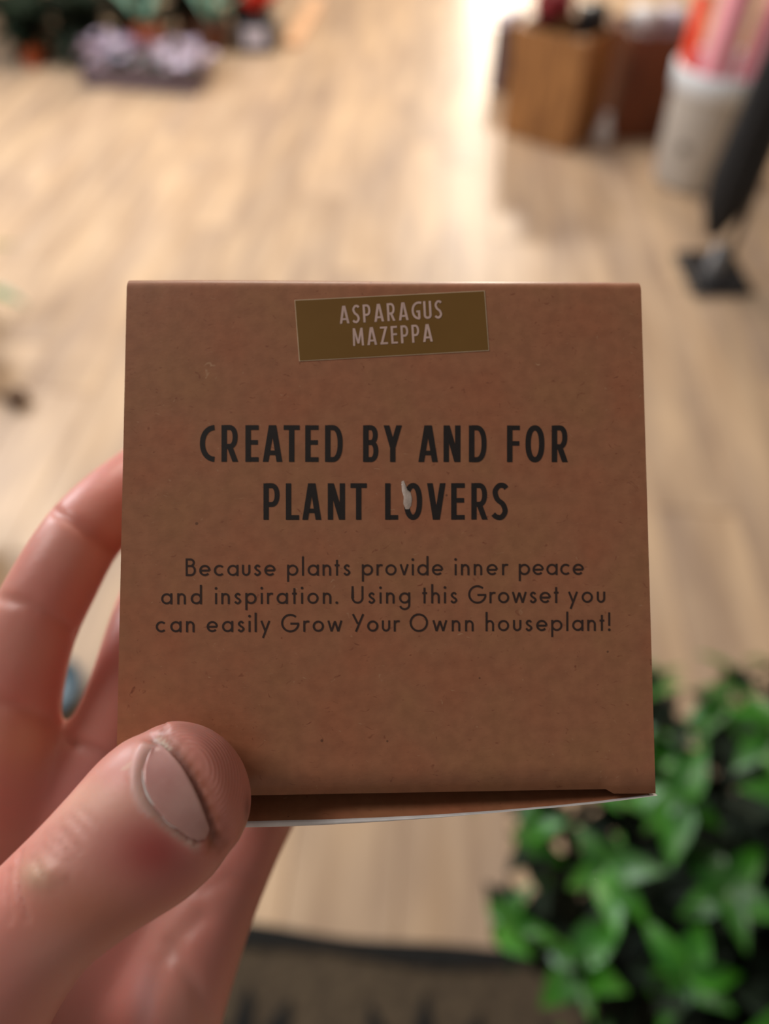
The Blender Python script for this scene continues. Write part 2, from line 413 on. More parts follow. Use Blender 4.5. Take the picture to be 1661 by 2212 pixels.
def bold(pen, ch, x, y, w, h, s, T):
    """condensed bold capital: x left, y baseline (up positive), width w, height h, stroke s; T maps (X, Y) to page px"""
    hb = s * 0.86
    def P(pts): pen.poly([T(x + a, y + b) for a, b in pts])
    def Rb(pts, ww=s, closed=False): pen.ribbon([T(x + a, y + b) for a, b in pts], ww, closed)
    def bar(x0, x1, yc): P([(x0, yc - hb / 2), (x1, yc - hb / 2), (x1, yc + hb / 2), (x0, yc + hb / 2)])
    def stem(xc, y0=0.0, y1=None): P([(xc - s / 2, y0), (xc + s / 2, y0), (xc + s / 2, h if y1 is None else y1), (xc - s / 2, h if y1 is None else y1)])
    def diag(x0, y0, x1, y1, k=1.06): P([(x0 - s * k / 2, y0), (x0 + s * k / 2, y0), (x1 + s * k / 2, y1), (x1 - s * k / 2, y1)])
    m = s / 2
    if ch == 'C': Rb(arc(w * 0.98, h / 2, w * 0.98 - m, h / 2 - m + 0.5, 92, 268, 28, 2.15), s * 0.97)
    elif ch == 'G':
        Rb(arc(w * 0.90, h / 2, w * 0.90 - m, h / 2 - m + 0.3, 70, 272, 28, 2.15), s * 0.97); stem(w - m, 0.06 * h, h * 0.46); bar(w * 0.55, w, h * 0.45)
    elif ch == 'O': Rb(arc(w / 2, h / 2, w / 2 - m, h / 2 - m + 0.6, 0, 349, 32, 2.25), s, True)
    elif ch == 'E': stem(m); bar(m, w, h - hb / 2); bar(m, w * 0.95, h * 0.53); bar(m, w, hb / 2)
    elif ch == 'F': stem(m); bar(m, w, h - hb / 2); bar(m, w * 0.96, h * 0.51)
    elif ch == 'L': stem(m); bar(m, w, hb / 2)
    elif ch == 'T': stem(w / 2); bar(0, w, h - hb / 2)
    elif ch == 'D': stem(m); Rb([(m, h - hb / 2)] + arc(w * 0.42, h / 2, w * 0.58 - m, h / 2 - hb / 2, 90, -90, 22, 2.3) + [(m, hb / 2)], s * 0.92)
    elif ch in 'PRB':
        lo = h * (0.42 if ch != 'B' else 0.53); stem(m)
        yc = (h + lo) / 2; ry = (h - lo) / 2 - hb / 2 + (hb / 2 if ch == 'B' else 0)
        wb_ = w * (0.96 if ch != 'P' else 1.0)
        top = h - hb / 2; bot = lo if ch == 'B' else lo + 0.0
        yc = (top + bot) / 2; ry = (top - bot) / 2
        Rb([(m, top)] + arc(wb_ * 0.50, yc, wb_ * 0.50 - m, ry, 90, -90, 16, 2.2) + [(m, bot)], s * 0.92)
        if ch == 'R': diag(w * 0.46, h * 0.44, w - s * 0.58, 0)
        if ch == 'B': Rb([(m, lo)] + arc(w * 0.50, (lo + hb / 2) / 2, w * 0.50 - m, (lo - hb / 2) / 2, 90, -90, 16, 2.2) + [(m, hb / 2)], s * 0.92)
    elif ch == 'A':
        diag(s * 0.53, 0, w / 2 - s * 0.16, h); diag(w - s * 0.53, 0, w / 2 + s * 0.16, h); bar(w * 0.22, w * 0.78, h * 0.245)
    elif ch == 'V':
        diag(s * 0.53, h, w / 2 - s * 0.12, 0); diag(w - s * 0.53, h, w / 2 + s * 0.12, 0)
    elif ch == 'Y':
        diag(s * 0.53, h, w / 2, h * 0.40); diag(w - s * 0.53, h, w / 2, h * 0.40); stem(w / 2, 0, h * 0.44)
    elif ch == 'N': stem(m); stem(w - m); diag(m + s * 0.1, h, w - m - s * 0.1, 0)
    elif ch == 'M':
        diag(m, 0, s * 0.72, h, 0.92); diag(w - m, 0, w - s * 0.72, h, 0.92); diag(s * 0.8, h, w / 2, h * 0.12, 0.9); diag(w - s * 0.8, h, w / 2, h * 0.12, 0.9)
    elif ch == 'Z': bar(w * 0.04, w, h - hb / 2); bar(0, w, hb / 2); diag(s * 0.62, hb * 0.5, w - s * 0.62, h - hb * 0.5)
    elif ch == 'U': Rb([(m, h)] + arc(w / 2, w / 2 + 0.0, w / 2 - m, w / 2 - m, 180, 360, 16, 2.1) + [(w - m, h)], s)
    elif ch == 'S':
        Rb(catmull([(w * 0.90, h * 0.86), (w * 0.74, h - m * 0.95), (w * 0.42, h - m * 1.0), (m * 1.05, h * 0.77), (w * 0.32, h * 0.56), (w * 0.68, h * 0.42), (w - m * 1.05, h * 0.22), (w * 0.58, m * 0.9), (w * 0.25, m * 1.05), (w * 0.06, h * 0.15)], 6), s * 0.95)

def lin(x0, y0, x1, y1):
    """text line frame: page px of a point at X with height Y above the sloping baseline"""
    dx, dy = x1 - x0, y1 - y0; l = math.hypot(dx, dy); c, s_ = dx / l, dy / l
    return lambda X, Y: (X + s_ * Y, y0 + (X - x0) * s_ / c - c * Y)

Z_INK = 0.00004
pen = Pen(0); T = lin(432, 997.4, 1226, 998.2)
for ch, a, b in [('C', 431.5, 465), ('R', 478.3, 515), ('E', 530, 558.5), ('A', 567.5, 609.6), ('T', 612.6, 647), ('E', 659.2, 688), ('D', 702, 740.3),
                 ('B', 784.2, 817.6), ('Y', 828.5, 868), ('A', 903.6, 945.5), ('N', 958, 994.4), ('D', 1012.8, 1051.2), ('F', 1095, 1122.8), ('O', 1134.8, 1175.8), ('R', 1191.7, 1227)]:
    bold(pen, ch, a, 0, b - a, 79.0, 11.6, T)
o = link('lettering', pen.mesh(lambda u, v: face(u, v, Z_INK)), M['ink'], carton); o['label'] = 'headline CREATED BY AND FOR'
pen = Pen(0); T = lin(569, 1122.8, 1097, 1122.3)
for ch, a, b in [('P', 569, 604.2), ('L', 617.4, 646), ('A', 653, 693.8), ('N', 708, 745.2), ('T', 757, 792.3), ('L', 831.8, 860), ('O', 872.6, 911.8), ('V', 922.5, 962.3), ('E', 974.5, 1003.8), ('R', 1018, 1053.8), ('S', 1063.4, 1096.9)]:
    bold(pen, ch, a, 0, b - a, 78.6, 11.5, T)
o = link('lettering', pen.mesh(lambda u, v: face(u, v, Z_INK)), M['ink'], carton); o['label'] = 'headline PLANT LOVERS'

# geometric book face, em unit = cap height
R_ = 0.262; XH = 0.635
def gl(ch):
    """strokes (polyline, closed) and advance width, for centre lines; 'dots' handled as small discs"""
    m = 0.055; yb = XH / 2; S = []; D = []
    ring = lambda cx: (arc(cx, yb, R_, R_, 0, 348, 26), True)
    if ch == 'a': S = [ring(m + R_), ([(m + 2 * R_, 0), (m + 2 * R_, XH)], False)]; W = 2 * m + 2 * R_
    elif ch == 'o': S = [ring(m + R_)]; W = 2 * m + 2 * R_
    elif ch == 'd': S = [ring(m + R_), ([(m + 2 * R_, 0), (m + 2 * R_, 1.10)], False)]; W = 2 * m + 2 * R_
    elif ch == 'p': S = [ring(m + R_), ([(m, -0.34), (m, XH)], False)]; W = 2 * m + 2 * R_
    elif ch == 'g': S = [ring(m + R_), ([(m + 2 * R_, XH), (m + 2 * R_, -0.08)] + arc(m + R_, -0.08, R_, 0.24, -8, -165, 14), False)]; W = 2 * m + 2 * R_
    elif ch == 'c': S = [(arc(m + R_, yb, R_, R_, 46, 314, 24), False)]; W = m + 2 * R_ - 0.02
    elif ch == 'e': S = [([(m, yb - 0.01), (m + 2 * R_, yb - 0.01)] , False), (arc(m + R_, yb, R_, R_, -2, 318, 28), False)]; W = 2 * m + 2 * R_
    elif ch in 'nh': S = [([(m, 0), (m, XH if ch == 'n' else 1.10)], False), ([(m, 0.36)] + arc(m + 0.185, 0.375, 0.185, 0.205, 178, 0, 14) + [(m + 0.37, 0)], False)]; W = 2 * m + 0.37
    elif ch == 'u': S = [([(m, XH), (m, 0.26)] + arc(m + 0.18, 0.245, 0.18, 0.19, 180, 358, 14), False), ([(m + 0.36, 0.2), (m + 0.36, XH)], False)]; W = 2 * m + 0.36
    elif ch == 'r': S = [([(m, 0), (m, XH)], False), ([(m, 0.38)] + arc(m + 0.19, 0.40, 0.19, 0.19, 175, 62, 10), False)]; W = m + 0.25
    elif ch == 'i': S = [([(m, 0), (m, XH)], False)]; D = [(m, 0.90)]; W = 2 * m
    elif ch == 'l': S = [([(m, 0), (m, 1.10)], False)]; W = 2 * m
    elif ch == 't': S = [([(0.13, 0), (0.13, 0.90)], False), ([(0.0, XH - 0.05), (0.27, XH - 0.05)], False)]; W = 0.27
    elif ch == 's': S = [(catmull([(0.33, 0.50), (0.27, 0.575), (0.17, 0.58), (0.085, 0.47), (0.17, 0.35), (0.28, 0.28), (0.35, 0.17), (0.26, 0.06), (0.15, 0.055), (0.055, 0.15)], 5), False)]; W = 0.40
    elif ch == 'v': S = [([(0.03, XH), (0.235, 0.02)], False), ([(0.235, 0.02), (0.44, XH)], False)]; W = 0.47
    elif ch == 'w': S = [([(0.03, XH), (0.21, 0.02)], False), ([(0.21, 0.02), (0.40, 0.60)], False), ([(0.40, 0.60), (0.59, 0.02)], False), ([(0.59, 0.02), (0.77, XH)], False)]; W = 0.80
    elif ch == 'y': S = [([(0.03, XH), (0.26, 0.05)], False), ([(0.49, XH), (0.12, -0.34)], False)]; W = 0.52
    elif ch == 'B': S = [([(m, 0), (m, 1)], False), ([(m, 0.945)] + arc(0.27, 0.76, 0.19, 0.185, 90, -90, 12) + [(m, 0.575)], False), ([(m, 0.575)] + arc(0.29, 0.315, 0.23, 0.26, 90, -90, 14) + [(m, 0.055)], False)]; W = 0.57
    elif ch == 'U': S = [([(m, 1), (m, 0.33)] + arc(m + 0.28, 0.33, 0.28, 0.275, 180, 360, 16) + [(m + 0.56, 1)], False)]; W = 2 * m + 0.56
    elif ch == 'G': S = [(arc(0.52, 0.5, 0.465, 0.47, 48, 352, 34), False), ([(0.52, 0.47), (1.02, 0.47)], False)]; W = 1.03
    elif ch == 'O': S = [(arc(0.52, 0.5, 0.465, 0.47, 0, 352, 38), True)]; W = 1.04
    elif ch == 'Y': S = [([(0.03, 1), (0.31, 0.45)], False), ([(0.62, 1), (0.20, -0.0)], False)]; W = 0.64
    elif ch == '!': S = [([(m, 0.28), (m, 1.05)], False)]; D = [(m, 0.06)]; W = 2 * m
    elif ch == '.': D = [(0.07, 0.06)]; W = 0.14
    return S, D, W
def line(words, base, cap, name):
    pen = Pen(0); T = lin(*base)
    for wd, a, b in words:
        gs = [gl(c) for c in wd]; tot = sum(g[2] for g in gs) * cap
        gap = (b - a - tot) / max(1, len(wd) - 1); x = a
        for S, D, W in gs:
            for pl, cl in S:
                pen.ribbon([T(x + q[0] * cap, q[1] * cap) for q in pl], 4.3, cl)
            for q in D:
                pen.poly([T(x + q[0] * cap + 3.0 * math.cos(2 * math.pi * k / 10), q[1] * cap + 3.0 * math.sin(2 * math.pi * k / 10)) for k in range(10)])
            x += W * cap + gap
    o = link('lettering', pen.mesh(lambda u, v: face(u, v, Z_INK)), M['ink_soft'], carton); o['label'] = name
line([('Because', 401, 595), ('plants', 620, 756.5), ('provide', 781.5, 957), ('inner', 982, 1096), ('peace', 1120.5, 1261)], (400, 1244.4, 1261, 1241.8), 38.0, 'text line Because plants provide inner peace')
line([('and', 348, 436), ('inspiration.', 464.5, 730), ('Using', 759.5, 886), ('this', 912, 987.5), ('Growset', 1011.4, 1206.5), ('you', 1227.8, 1307)], (348, 1305.6, 1307, 1302.0), 38.0, 'text line and inspiration. Using this Growset you')
line([('can', 336.5, 420), ('easily', 446.4, 583), ('Grow', 607.3, 738.5), ('Your', 761, 862), ('Ownn', 884.8, 1022.8), ('houseplant!', 1048.8, 1318)], (337, 1366.0, 1318, 1362.6), 38.0, 'text line can easily Grow Your Ownn houseplant!')

# sticker
cs = [(636, 648), (1047, 627.5), (1056.5, 757.5), (646, 780.5)]
bm = bmesh.new()
def rim_quad(bm, cs, z):
    a = [bm.verts.new(face(u, v, z)) for u, v in cs]; b = [bm.verts.new(face(u, v, 0.0)) for u, v in cs]
    bm.faces.new(a[::-1])
    for i in range(4): bm.faces.new((a[i], a[(i + 1) % 4], b[(i + 1) % 4], b[i]))
rim_quad(bm, cs, 0.00009); bmesh.ops.recalc_face_normals(bm, faces=bm.faces[:])
st = link('sticker', bm, M['stickeredge'], carton); st['label'] = 'tilted olive brown name sticker'
bm = bmesh.new(); ins = 1.5
cx_, cy_ = sum(c[0] for c in cs) / 4, sum(c[1] for c in cs) / 4
ci = [(u - math.copysign(ins, u - cx_), v - math.copysign(ins, v - cy_)) for u, v in cs]
rim_quad(bm, ci, 0.00012); bmesh.ops.recalc_face_normals(bm, faces=bm.faces[:])
link('sticker_face', bm, M['sticker'], st)
pen = Pen(0)
def fit(word, x0, y0, x1, y1, h, s, wd):
    T = lin(x0, y0, x1, y1); tot = sum(wd[c] for c in word); gap = (x1 - x0 - tot) / (len(word) - 1); x = x0
    for c in word:
        bold(pen, c, x, 0, wd[c], h, s, T); x += wd[c] + gap
WD = dict(A=21, S=15.5, P=16.5, R=17.5, G=18.5, U=17, M=24, Z=16.5, E=14)
fit('ASPARAGUS', 734, 699.5, 955.5, 687.2, 38.5, 4.9, WD)
fit('MAZEPPA', 762.5, 747.4, 935, 737.8, 38.3, 4.9, WD)
link('sticker_lettering', pen.mesh(lambda u, v: face(u, v, 0.00015)), M['stickerink'], st)
# dried glue on the O, faint smudge under the L
def blob(pts, z0, z1, m, name, lab):
    bm = bmesh.new(); n = len(pts)
    cx0 = sum(p[0] for p in pts) / n; cy0 = sum(p[1] for p in pts) / n
    o_ = [bm.verts.new(face(u, v, z0)) for u, v in pts]
    i_ = [bm.verts.new(face(cx0 + (u - cx0) * 0.7, cy0 + (v - cy0) * 0.7, z1)) for u, v in pts]
    c_ = bm.verts.new(face(cx0, cy0, z1 * 0.8))
    for k in range(n):
        j = (k + 1) % n; bm.faces.new((o_[k], i_[k], i_[j], o_[j])); bm.faces.new((i_[k], c_, i_[j]))
    bmesh.ops.recalc_face_normals(bm, faces=bm.faces[:])
    q = smooth(link(name, bm, m, carton)); q['label'] = lab
blob([(867, 1040), (872, 1038), (876, 1048), (880, 1058), (887, 1064), (890, 1078), (888, 1092), (883, 1100), (876, 1100), (871, 1088), (872, 1074), (868, 1060)], 0.00005, 0.00022, M['glue'], 'glue_spot', 'whitish dried glue on the letter O')

# ------------------------------------------------------------------ the hand
def spline(S, n=7):
    S = [tuple(map(float, s)) for s in S]; out = []
    Q = [S[0]] + S + [S[-1]]
    for i in range(1, len(Q) - 2):
        for k in range(n):
            t = k / n
            out.append(tuple(0.5 * (2 * Q[i][d] + (Q[i + 1][d] - Q[i - 1][d]) * t + (2 * Q[i - 1][d] - 5 * Q[i][d] + 4 * Q[i + 1][d] - Q[i + 2][d]) * t * t + (3 * Q[i][d] - Q[i - 1][d] - 3 * Q[i + 1][d] + Q[i + 2][d]) * t ** 3) for d in range(5)))
    out.append(S[-1]); return out
def limb(bm, S, seg=28):
    """S rows (u, v, depth, half width px, half thickness px); closed with domes"""
    S = spline(S); P = [near(s[0], s[1], s[2]) for s in S]; n = len(S); rings = []
    for i in range(n):
        t = (P[min(i + 1, n - 1)] - P[max(i - 1, 0)]).normalized(); view = P[i].normalized()
        wv = t.cross(view).normalized(); nv = wv.cross(t).normalized()
        rings.append((P[i], wv * (S[i][3] * S[i][2] / F), nv * (S[i][4] * S[i][2] / F), t))
    full = []
    def dome(c, wv, nv, t, sg):
        R = (wv.length + nv.length) / 2; out = []
        for k in range(1, 6):
            a = math.pi / 2 * k / 6
            out.append((c + t * (sg * R * math.sin(a)), wv * math.cos(a), nv * math.cos(a)))
        return out, c + t * (sg * R)
    d0, e0 = dome(*rings[0], -1); d1, e1 = dome(*rings[-1], 1)
    full = d0[::-1] + [r_[:3] for r_ in rings] + d1
    vr = [[bm.verts.new(c + wv * math.cos(2 * math.pi * k / seg) + nv * math.sin(2 * math.pi * k / seg)) for k in range(seg)] for c, wv, nv in full]
    for a, b in zip(vr, vr[1:]):
        for i in range(seg):
            j = (i + 1) % seg; bm.faces.new((a[i], a[j], b[j], b[i]))
    a0 = bm.verts.new(e0); a1 = bm.verts.new(e1)
    for i in range(seg):
        j = (i + 1) % seg; bm.faces.new((a0, vr[0][j], vr[0][i])); bm.faces.new((a1, vr[-1][i], vr[-1][j]))
hb_ = bmesh.new()
THUMB = [(-330, 2620, .114, 330, 300), (-190, 2380, .108, 255, 220), (-60, 2170, .1005, 175, 155), (75, 2000, .0970, 146, 132), (192, 1892, .0962, 152, 128), (300, 1800, .0970, 172, 124), (362, 1742, .0978, 172, 120), (398, 1712, .0985, 158, 114)]
limb(hb_, THUMB, 40)
limb(hb_, [(-20, 1900, .138, 160, 130), (0, 1640, .134, 118, 112), (52, 1400, .130, 99, 98), (128, 1240, .130, 92, 92), (183, 1150, .133, 86, 88), (250, 1085, .139, 84, 84), (318, 1030, .148, 78, 78), (352, 990, .160, 70, 70), (370, 960, .170, 60, 60)])       # index finger
limb(hb_, [(60, 2000, .142, 150, 120), (205, 1680, .139, 108, 100), (268, 1510, .138, 86, 88), (308, 1375, .143, 80, 82), (338, 1290, .153, 76, 78), (372, 1230, .166, 68, 68)])     # middle finger
limb(hb_, [(150, 2200, .144, 160, 120), (290, 1900, .145, 120, 105), (400, 1760, .150, 92, 90), (430, 1700, .160, 84, 84), (455, 1640, .170, 76, 76)])                       # ring finger
limb(hb_, [(240, 2420, .142, 190, 150), (368, 2150, .140, 128, 125), (452, 1970, .141, 100, 98), (528, 1830, .146, 80, 82), (592, 1710, .156, 72, 74), (630, 1640, .166, 64, 66)])                       # little finger
limb(hb_, [(-160, 1800, .136, 120, 110), (-160, 2050, .135, 190, 150), (-100, 2400, .136, 260, 170), (-90, 2800, .134, 300, 210), (-200, 3500, .118, 330, 260), (-420, 4300, .10, 420, 330)])   # palm, wrist, forearm
limb(hb_, [(100, 1850, .143, 170, 120), (120, 2200, .142, 260, 140), (60, 2600, .140, 330, 170), (-80, 3100, .126, 320, 240)])
limb(hb_, [(-230, 2300, .118, 190, 150), (-250, 1980, .124, 150, 110), (-150, 1760, .132, 110, 95)])                                                               # web between thumb and index
me0 = bpy.data.meshes.new('hand'); hb_.to_mesh(me0); hb_.free()
ho = bpy.data.objects.new('hand_raw', me0); C.objects.link(ho)
rm = ho.modifiers.new('r', 'REMESH'); rm.mode = 'VOXEL'; rm.voxel_size = 0.0006
dg = bpy.context.evaluated_depsgraph_get()
me1 = bpy.data.meshes.new_from_object(ho.evaluated_get(dg)); bpy.data.objects.remove(ho, do_unlink=True)
nv = len(me1.vertices); co = np.empty(nv * 3); me1.vertices.foreach_get('co', co); co = co.reshape(-1, 3)
ne = len(me1.edges); ed = np.empty(ne * 2, dtype=np.int64); me1.edges.foreach_get('vertices', ed); ed = ed.reshape(-1, 2)
deg = np.bincount(ed.ravel(), minlength=nv)[:, None].astype(float)
def lap(x, it, lam=0.5):
    for _ in range(it):
        s = np.zeros_like(x)
        for k in range(x.shape[1]):
            s[:, k] = np.bincount(ed[:, 0], x[ed[:, 1], k], nv) + np.bincount(ed[:, 1], x[ed[:, 0], k], nv)
        x = x + lam * (s / deg - x)
    return x
sm_heavy = lap(co.copy(), 60, 0.6)
sm_light = lap(co.copy(), 8, 0.5)
uu = CX + F * co[:, 0] / -co[:, 2]; vv = CY - F * co[:, 1] / -co[:, 2]; dd = -co[:, 2]
# the thumb keeps its shape, the palm behind blends smoothly
isth = np.clip((0.117 - dd) / 0.006, 0, 1)[:, None]
co = sm_light * isth + sm_heavy * (1 - isth)
def seg_dist(u, v, pts, closed=False):
    best = np.full(u.shape, 1e9); P = list(pts) + ([pts[0]] if closed else [])
    for (ax, ay), (bx, by) in zip(P, P[1:]):
        l2 = (bx - ax) ** 2 + (by - ay) ** 2
        t = np.clip(((u - ax) * (bx - ax) + (v - ay) * (by - ay)) / l2, 0, 1)
        best = np.minimum(best, np.hypot(u - ax - t * (bx - ax), v - ay - t * (by - ay)))
    return best
def inside(u, v, poly):
    r = np.zeros(u.shape, bool); n = len(poly)
    for i in range(n):
        x0, y0 = poly[i]; x1, y1 = poly[(i + 1) % n]
        if y0 == y1: continue
        c = ((y0 > v) != (y1 > v)) & (u < (x1 - x0) * (v - y0) / (y1 - y0) + x0); r ^= c
    return r
NAIL = catmull([(341, 1606), (362, 1622), (388, 1648), (408, 1680), (425, 1716), (440, 1752), (452, 1788), (449, 1808), (434, 1817), (410, 1810), (382, 1790), (352, 1765), (326, 1734), (311, 1700), (309, 1668), (318, 1636), (330, 1614), (341, 1606)], 4)[:-1]
front = (dd < 0.0965)
def grid_norm():
    me1.vertices.foreach_set('co', co.ravel()); me1.update()
    nn = np.empty(nv * 3); me1.vertices.foreach_get('normal', nn); return nn.reshape(-1, 3)
nrm = grid_norm()
uu = CX + F * co[:, 0] / -co[:, 2]; vv = CY - F * co[:, 1] / -co[:, 2]; dd = -co[:, 2]
facing = np.clip(-(nrm * co).sum(1) / np.linalg.norm(co, axis=1), 0, 1)
fm = ((dd < 0.102) & (facing > 0.02)).astype(float) * np.clip(facing * 2.2, 0, 1)
dn = seg_dist(uu, vv, NAIL, True); inn = inside(uu, vv, NAIL)
sd = np.where(inn, -dn, dn)
g = lambda x, c, s: np.exp(-((x - c) / s) ** 2)
DIST = [(330, 1596), (352, 1606), (380, 1628), (404, 1660), (424, 1700), (440, 1740), (454, 1782), (462, 1812)]
PROX = [(322, 1626), (305, 1664), (306, 1706), (322, 1740), (350, 1772), (384, 1800), (420, 1822)]
ddist = seg_dist(uu, vv, DIST); dprox = seg_dist(uu, vv, PROX)
h = np.zeros(nv)
h += -0.00042 * np.clip(-sd / 10, 0, 1) * (sd < 0)                                # nail bed sits low
h += -0.00050 * g(ddist, 4, 9)                                                     # groove under the free edge
h += 0.00045 * g(sd, 18, 13) * (sd > 0) * (dprox < ddist + 6)                      # proximal fold
h += 0.00050 * g(ddist, 42, 26) * (sd > 0) * (uu > 360)                            # pulp swelling past the nail
def crease(pts, dep, wid):
    global h
    h = h - dep * g(seg_dist(uu, vv, pts), 0, wid)
random.seed(3)
for k in range(34):                                                                # wrinkles over the thumb joint
    a = random.uniform(-0.2, 1.2); bx = 75 + 95 * random.random(); by = 1800 + 120 * random.random() + (bx - 75) * 0.1
    an = math.radians(random.gauss(62, 16)); ln = random.uniform(14, 42)
    crease([(bx - ln * math.cos(an), by - ln * math.sin(an)), (bx + random.uniform(-5, 5), by + random.uniform(-5, 5)), (bx + ln * math.cos(an), by + ln * math.sin(an))], random.uniform(0.00004, 0.00010), random.uniform(2.6, 4.2))
crease([(44, 1838), (36, 1880), (40, 1930), (58, 1985)], 0.00035, 6)
crease([(20, 1880), (12, 1930), (22, 1990)], 0.00022, 6)
for q in ([(170, 1745), (205, 1780), (235, 1830)], [(150, 1765), (195, 1812), (222, 1850)], [(125, 1790), (165, 1830), (190, 1880)]):
    crease(q, 0.00010, 5)
h += 0.0005 * g(np.hypot((uu - 95) / 1.0, (vv - 1890) / 0.8), 0, 38)              # bony knob of the joint
# finger and palm creases behind
fb = ((dd > 0.117) & (facing > 0)).astype(float)
hb2 = np.zeros(nv)
for pts, dep, wid in (([(120, 1105), (175, 1140), (240, 1190)], 0.0006, 13), ([(-10, 1290), (60, 1305), (130, 1345), (170, 1370)], 0.0005, 14), ([(-20, 1520), (40, 1530), (110, 1560)], 0.0006, 16),
                      ([(150, 1600), (210, 1625), (260, 1650)], 0.0008, 14), ([(430, 1985), (390, 2020), (340, 2090), (310, 2212)], 0.0009, 26), ([(545, 1900), (500, 1890), (440, 1925)], 0.0003, 16), ([(360, 2040), (420, 2130), (450, 2212)], 0.0005, 20)):
    hb2 -= dep * g(seg_dist(uu, vv, pts), 0, wid)
co = co + nrm * ((h * fm) + (hb2 * fb))[:, None]
nrm = grid_norm()
# skin tint in vertex colour: redness, pale patches, dirt at the nail, shade on the palm
base = np.tile(np.array([0.65, 0.275, 0.225]), (nv, 1))
def tint(mask, col):
    global base
    k = np.clip(mask, 0, 1)[:, None]; base = base * (1 - k) + np.array(col) * k
rnd = np.array([noise.noise(Vector((a * 9e1, b * 9e1, c * 9e1))) for a, b, c in co[:, :]]) if nv < 400000 else np.zeros(nv)
tint(0.35 * np.clip(rnd * 1.6, 0, 1), (0.64, 0.20, 0.17)); tint(0.35 * np.clip(-rnd * 1.6, 0, 1), (0.70, 0.42, 0.34))
E2 = lambda cx, cy, rx, ry: g(np.hypot((uu - cx) / rx, (vv - cy) / ry), 0, 1)
tint(fm * 0.9 * E2(335, 1840, 90, 78), (0.42, 0.07, 0.06)); tint(fm * 0.6 * E2(255, 1690, 40, 34), (0.66, 0.22, 0.20))
tint(fm * 0.6 * E2(190, 1970, 150, 75), (0.52, 0.17, 0.09)); tint(fm * 0.6 * E2(80, 1890, 40, 34), (0.60, 0.44, 0.30))
tint(fm * 0.5 * E2(500, 1700, 50, 110), (0.52, 0.17, 0.12)); tint(fm * 0.5 * E2(180, 1720, 150, 45), (0.80, 0.48, 0.36))
wob = 1 + 0.5 * np.sin(uu * 0.21) * np.sin(vv * 0.17)
tint(fm * 0.7 * g(ddist, 12, 17) * (sd > 0) * (uu > 345) * wob, (0.36, 0.105, 0.055))
tint(fm * 0.7 * g(ddist, 2, 5) * (sd > -3), (0.17, 0.05, 0.03))
tint(fm * 0.55 * g(seg_dist(uu, vv, [(318, 1640), (330, 1612), (346, 1596)]), 0, 9), (0.36, 0.12, 0.07))
tint(fm * 0.8 * g(seg_dist(uu, vv, [(338, 1592), (352, 1602), (362, 1614)]), 0, 4.5), (0.62, 0.47, 0.33))
tint(fm * 0.6 * g(seg_dist(uu, vv, [(270, 1660), (283, 1652)]), 0, 4), (0.80, 0.60, 0.45))
tint(fm * 0.65 * g(dprox, 3, 8), (0.50, 0.37, 0.31)); tint(fm * 0.5 * g(dprox, 14, 9) * (vv < 1760), (0.64, 0.46, 0.44))
tint(fm * 0.8 * g(seg_dist(uu, vv, [(425, 1816), (440, 1812), (452, 1800)]), 0, 4), (0.35, 0.03, 0.02))
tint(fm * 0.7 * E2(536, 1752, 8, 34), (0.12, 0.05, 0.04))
tint(fm * 0.35 * E2(400, 1575, 60, 16), (0.36, 0.20, 0.15))
tint(fb * 0.6 * E2(60, 1600, 90, 60), (0.80, 0.42, 0.26)); tint(fb * 0.5 * g(seg_dist(uu, vv, [(150, 1110), (200, 1150), (260, 1190)]), 0, 24), (0.55, 0.14, 0.09))
tint(fb * 0.5 * E2(520, 1950, 90, 170), (0.50, 0.19, 0.15)); tint(fb * 0.4 * E2(200, 1700, 90, 90), (0.52, 0.22, 0.24)); tint(fb * 0.5 * E2(310, 2160, 26, 70), (0.74, 0.46, 0.46))  # palm shade painted in: lower palm and beside the carton; then a pink band
alb = np.ones((nv, 4), dtype=np.float32); alb[:, :3] = base
ca = me1.color_attributes.new('skin', 'FLOAT_COLOR', 'POINT'); ca.data.foreach_set('color', alb.ravel())
m = bpy.data.materials.new('skin'); m.use_nodes = True; n = m.node_tree.nodes; L = m.node_tree.links; b = n['Principled BSDF']
b.inputs['Roughness'].default_value = 0.45; b.inputs['Coat Weight'].default_value = 0.05; b.inputs['Coat Roughness'].default_value = 0.3; b.inputs['Subsurface Weight'].default_value = 0.5
b.inputs['Subsurface Radius'].default_value = (0.0045, 0.0013, 0.0008); b.inputs['Subsurface Scale'].default_value = 1.0
at_ = n.new('ShaderNodeAttribute'); at_.attribute_name = 'skin'; L.new(at_.outputs['Color'], b.inputs['Base Color'])
tc = n.new('ShaderNodeTexCoord')
# papillary ridges on the pulp: rings around the core of the print, everywhere fine pore relief
mp = n.new('ShaderNodeMapping'); mp.vector_type = 'POINT'; core = near(395, 1640, .0885)
mp.inputs['Location'].default_value = tuple(-core); L.new(tc.outputs['Object'], mp.inputs[0])
wv = n.new('ShaderNodeTexWave'); wv.wave_type = 'RINGS'; wv.rings_direction = 'SPHERICAL'; wv.inputs['Scale'].default_value = 560
wv.inputs['Distortion'].default_value = 3.0; wv.inputs['Detail'].default_value = 1.5; wv.inputs['Detail Scale'].default_value = 0.35
L.new(mp.outputs[0], wv.inputs[0])
ra = me1.attributes.new('ridge', 'FLOAT', 'POINT')
ridge = fm * np.clip((ddist - 24) / 16, 0, 1) * (sd > 0) * np.clip((uu - (355 + (vv - 1600) * 0.35)) / 25, 0, 1)
ra.data.foreach_set('value', ridge.astype(np.float32))
ar = n.new('ShaderNodeAttribute'); ar.attribute_name = 'ridge'
ml = n.new('ShaderNodeMath'); ml.operation = 'MULTIPLY'; L.new(wv.outputs['Fac'], ml.inputs[0]); L.new(ar.outputs['Fac'], ml.inputs[1])
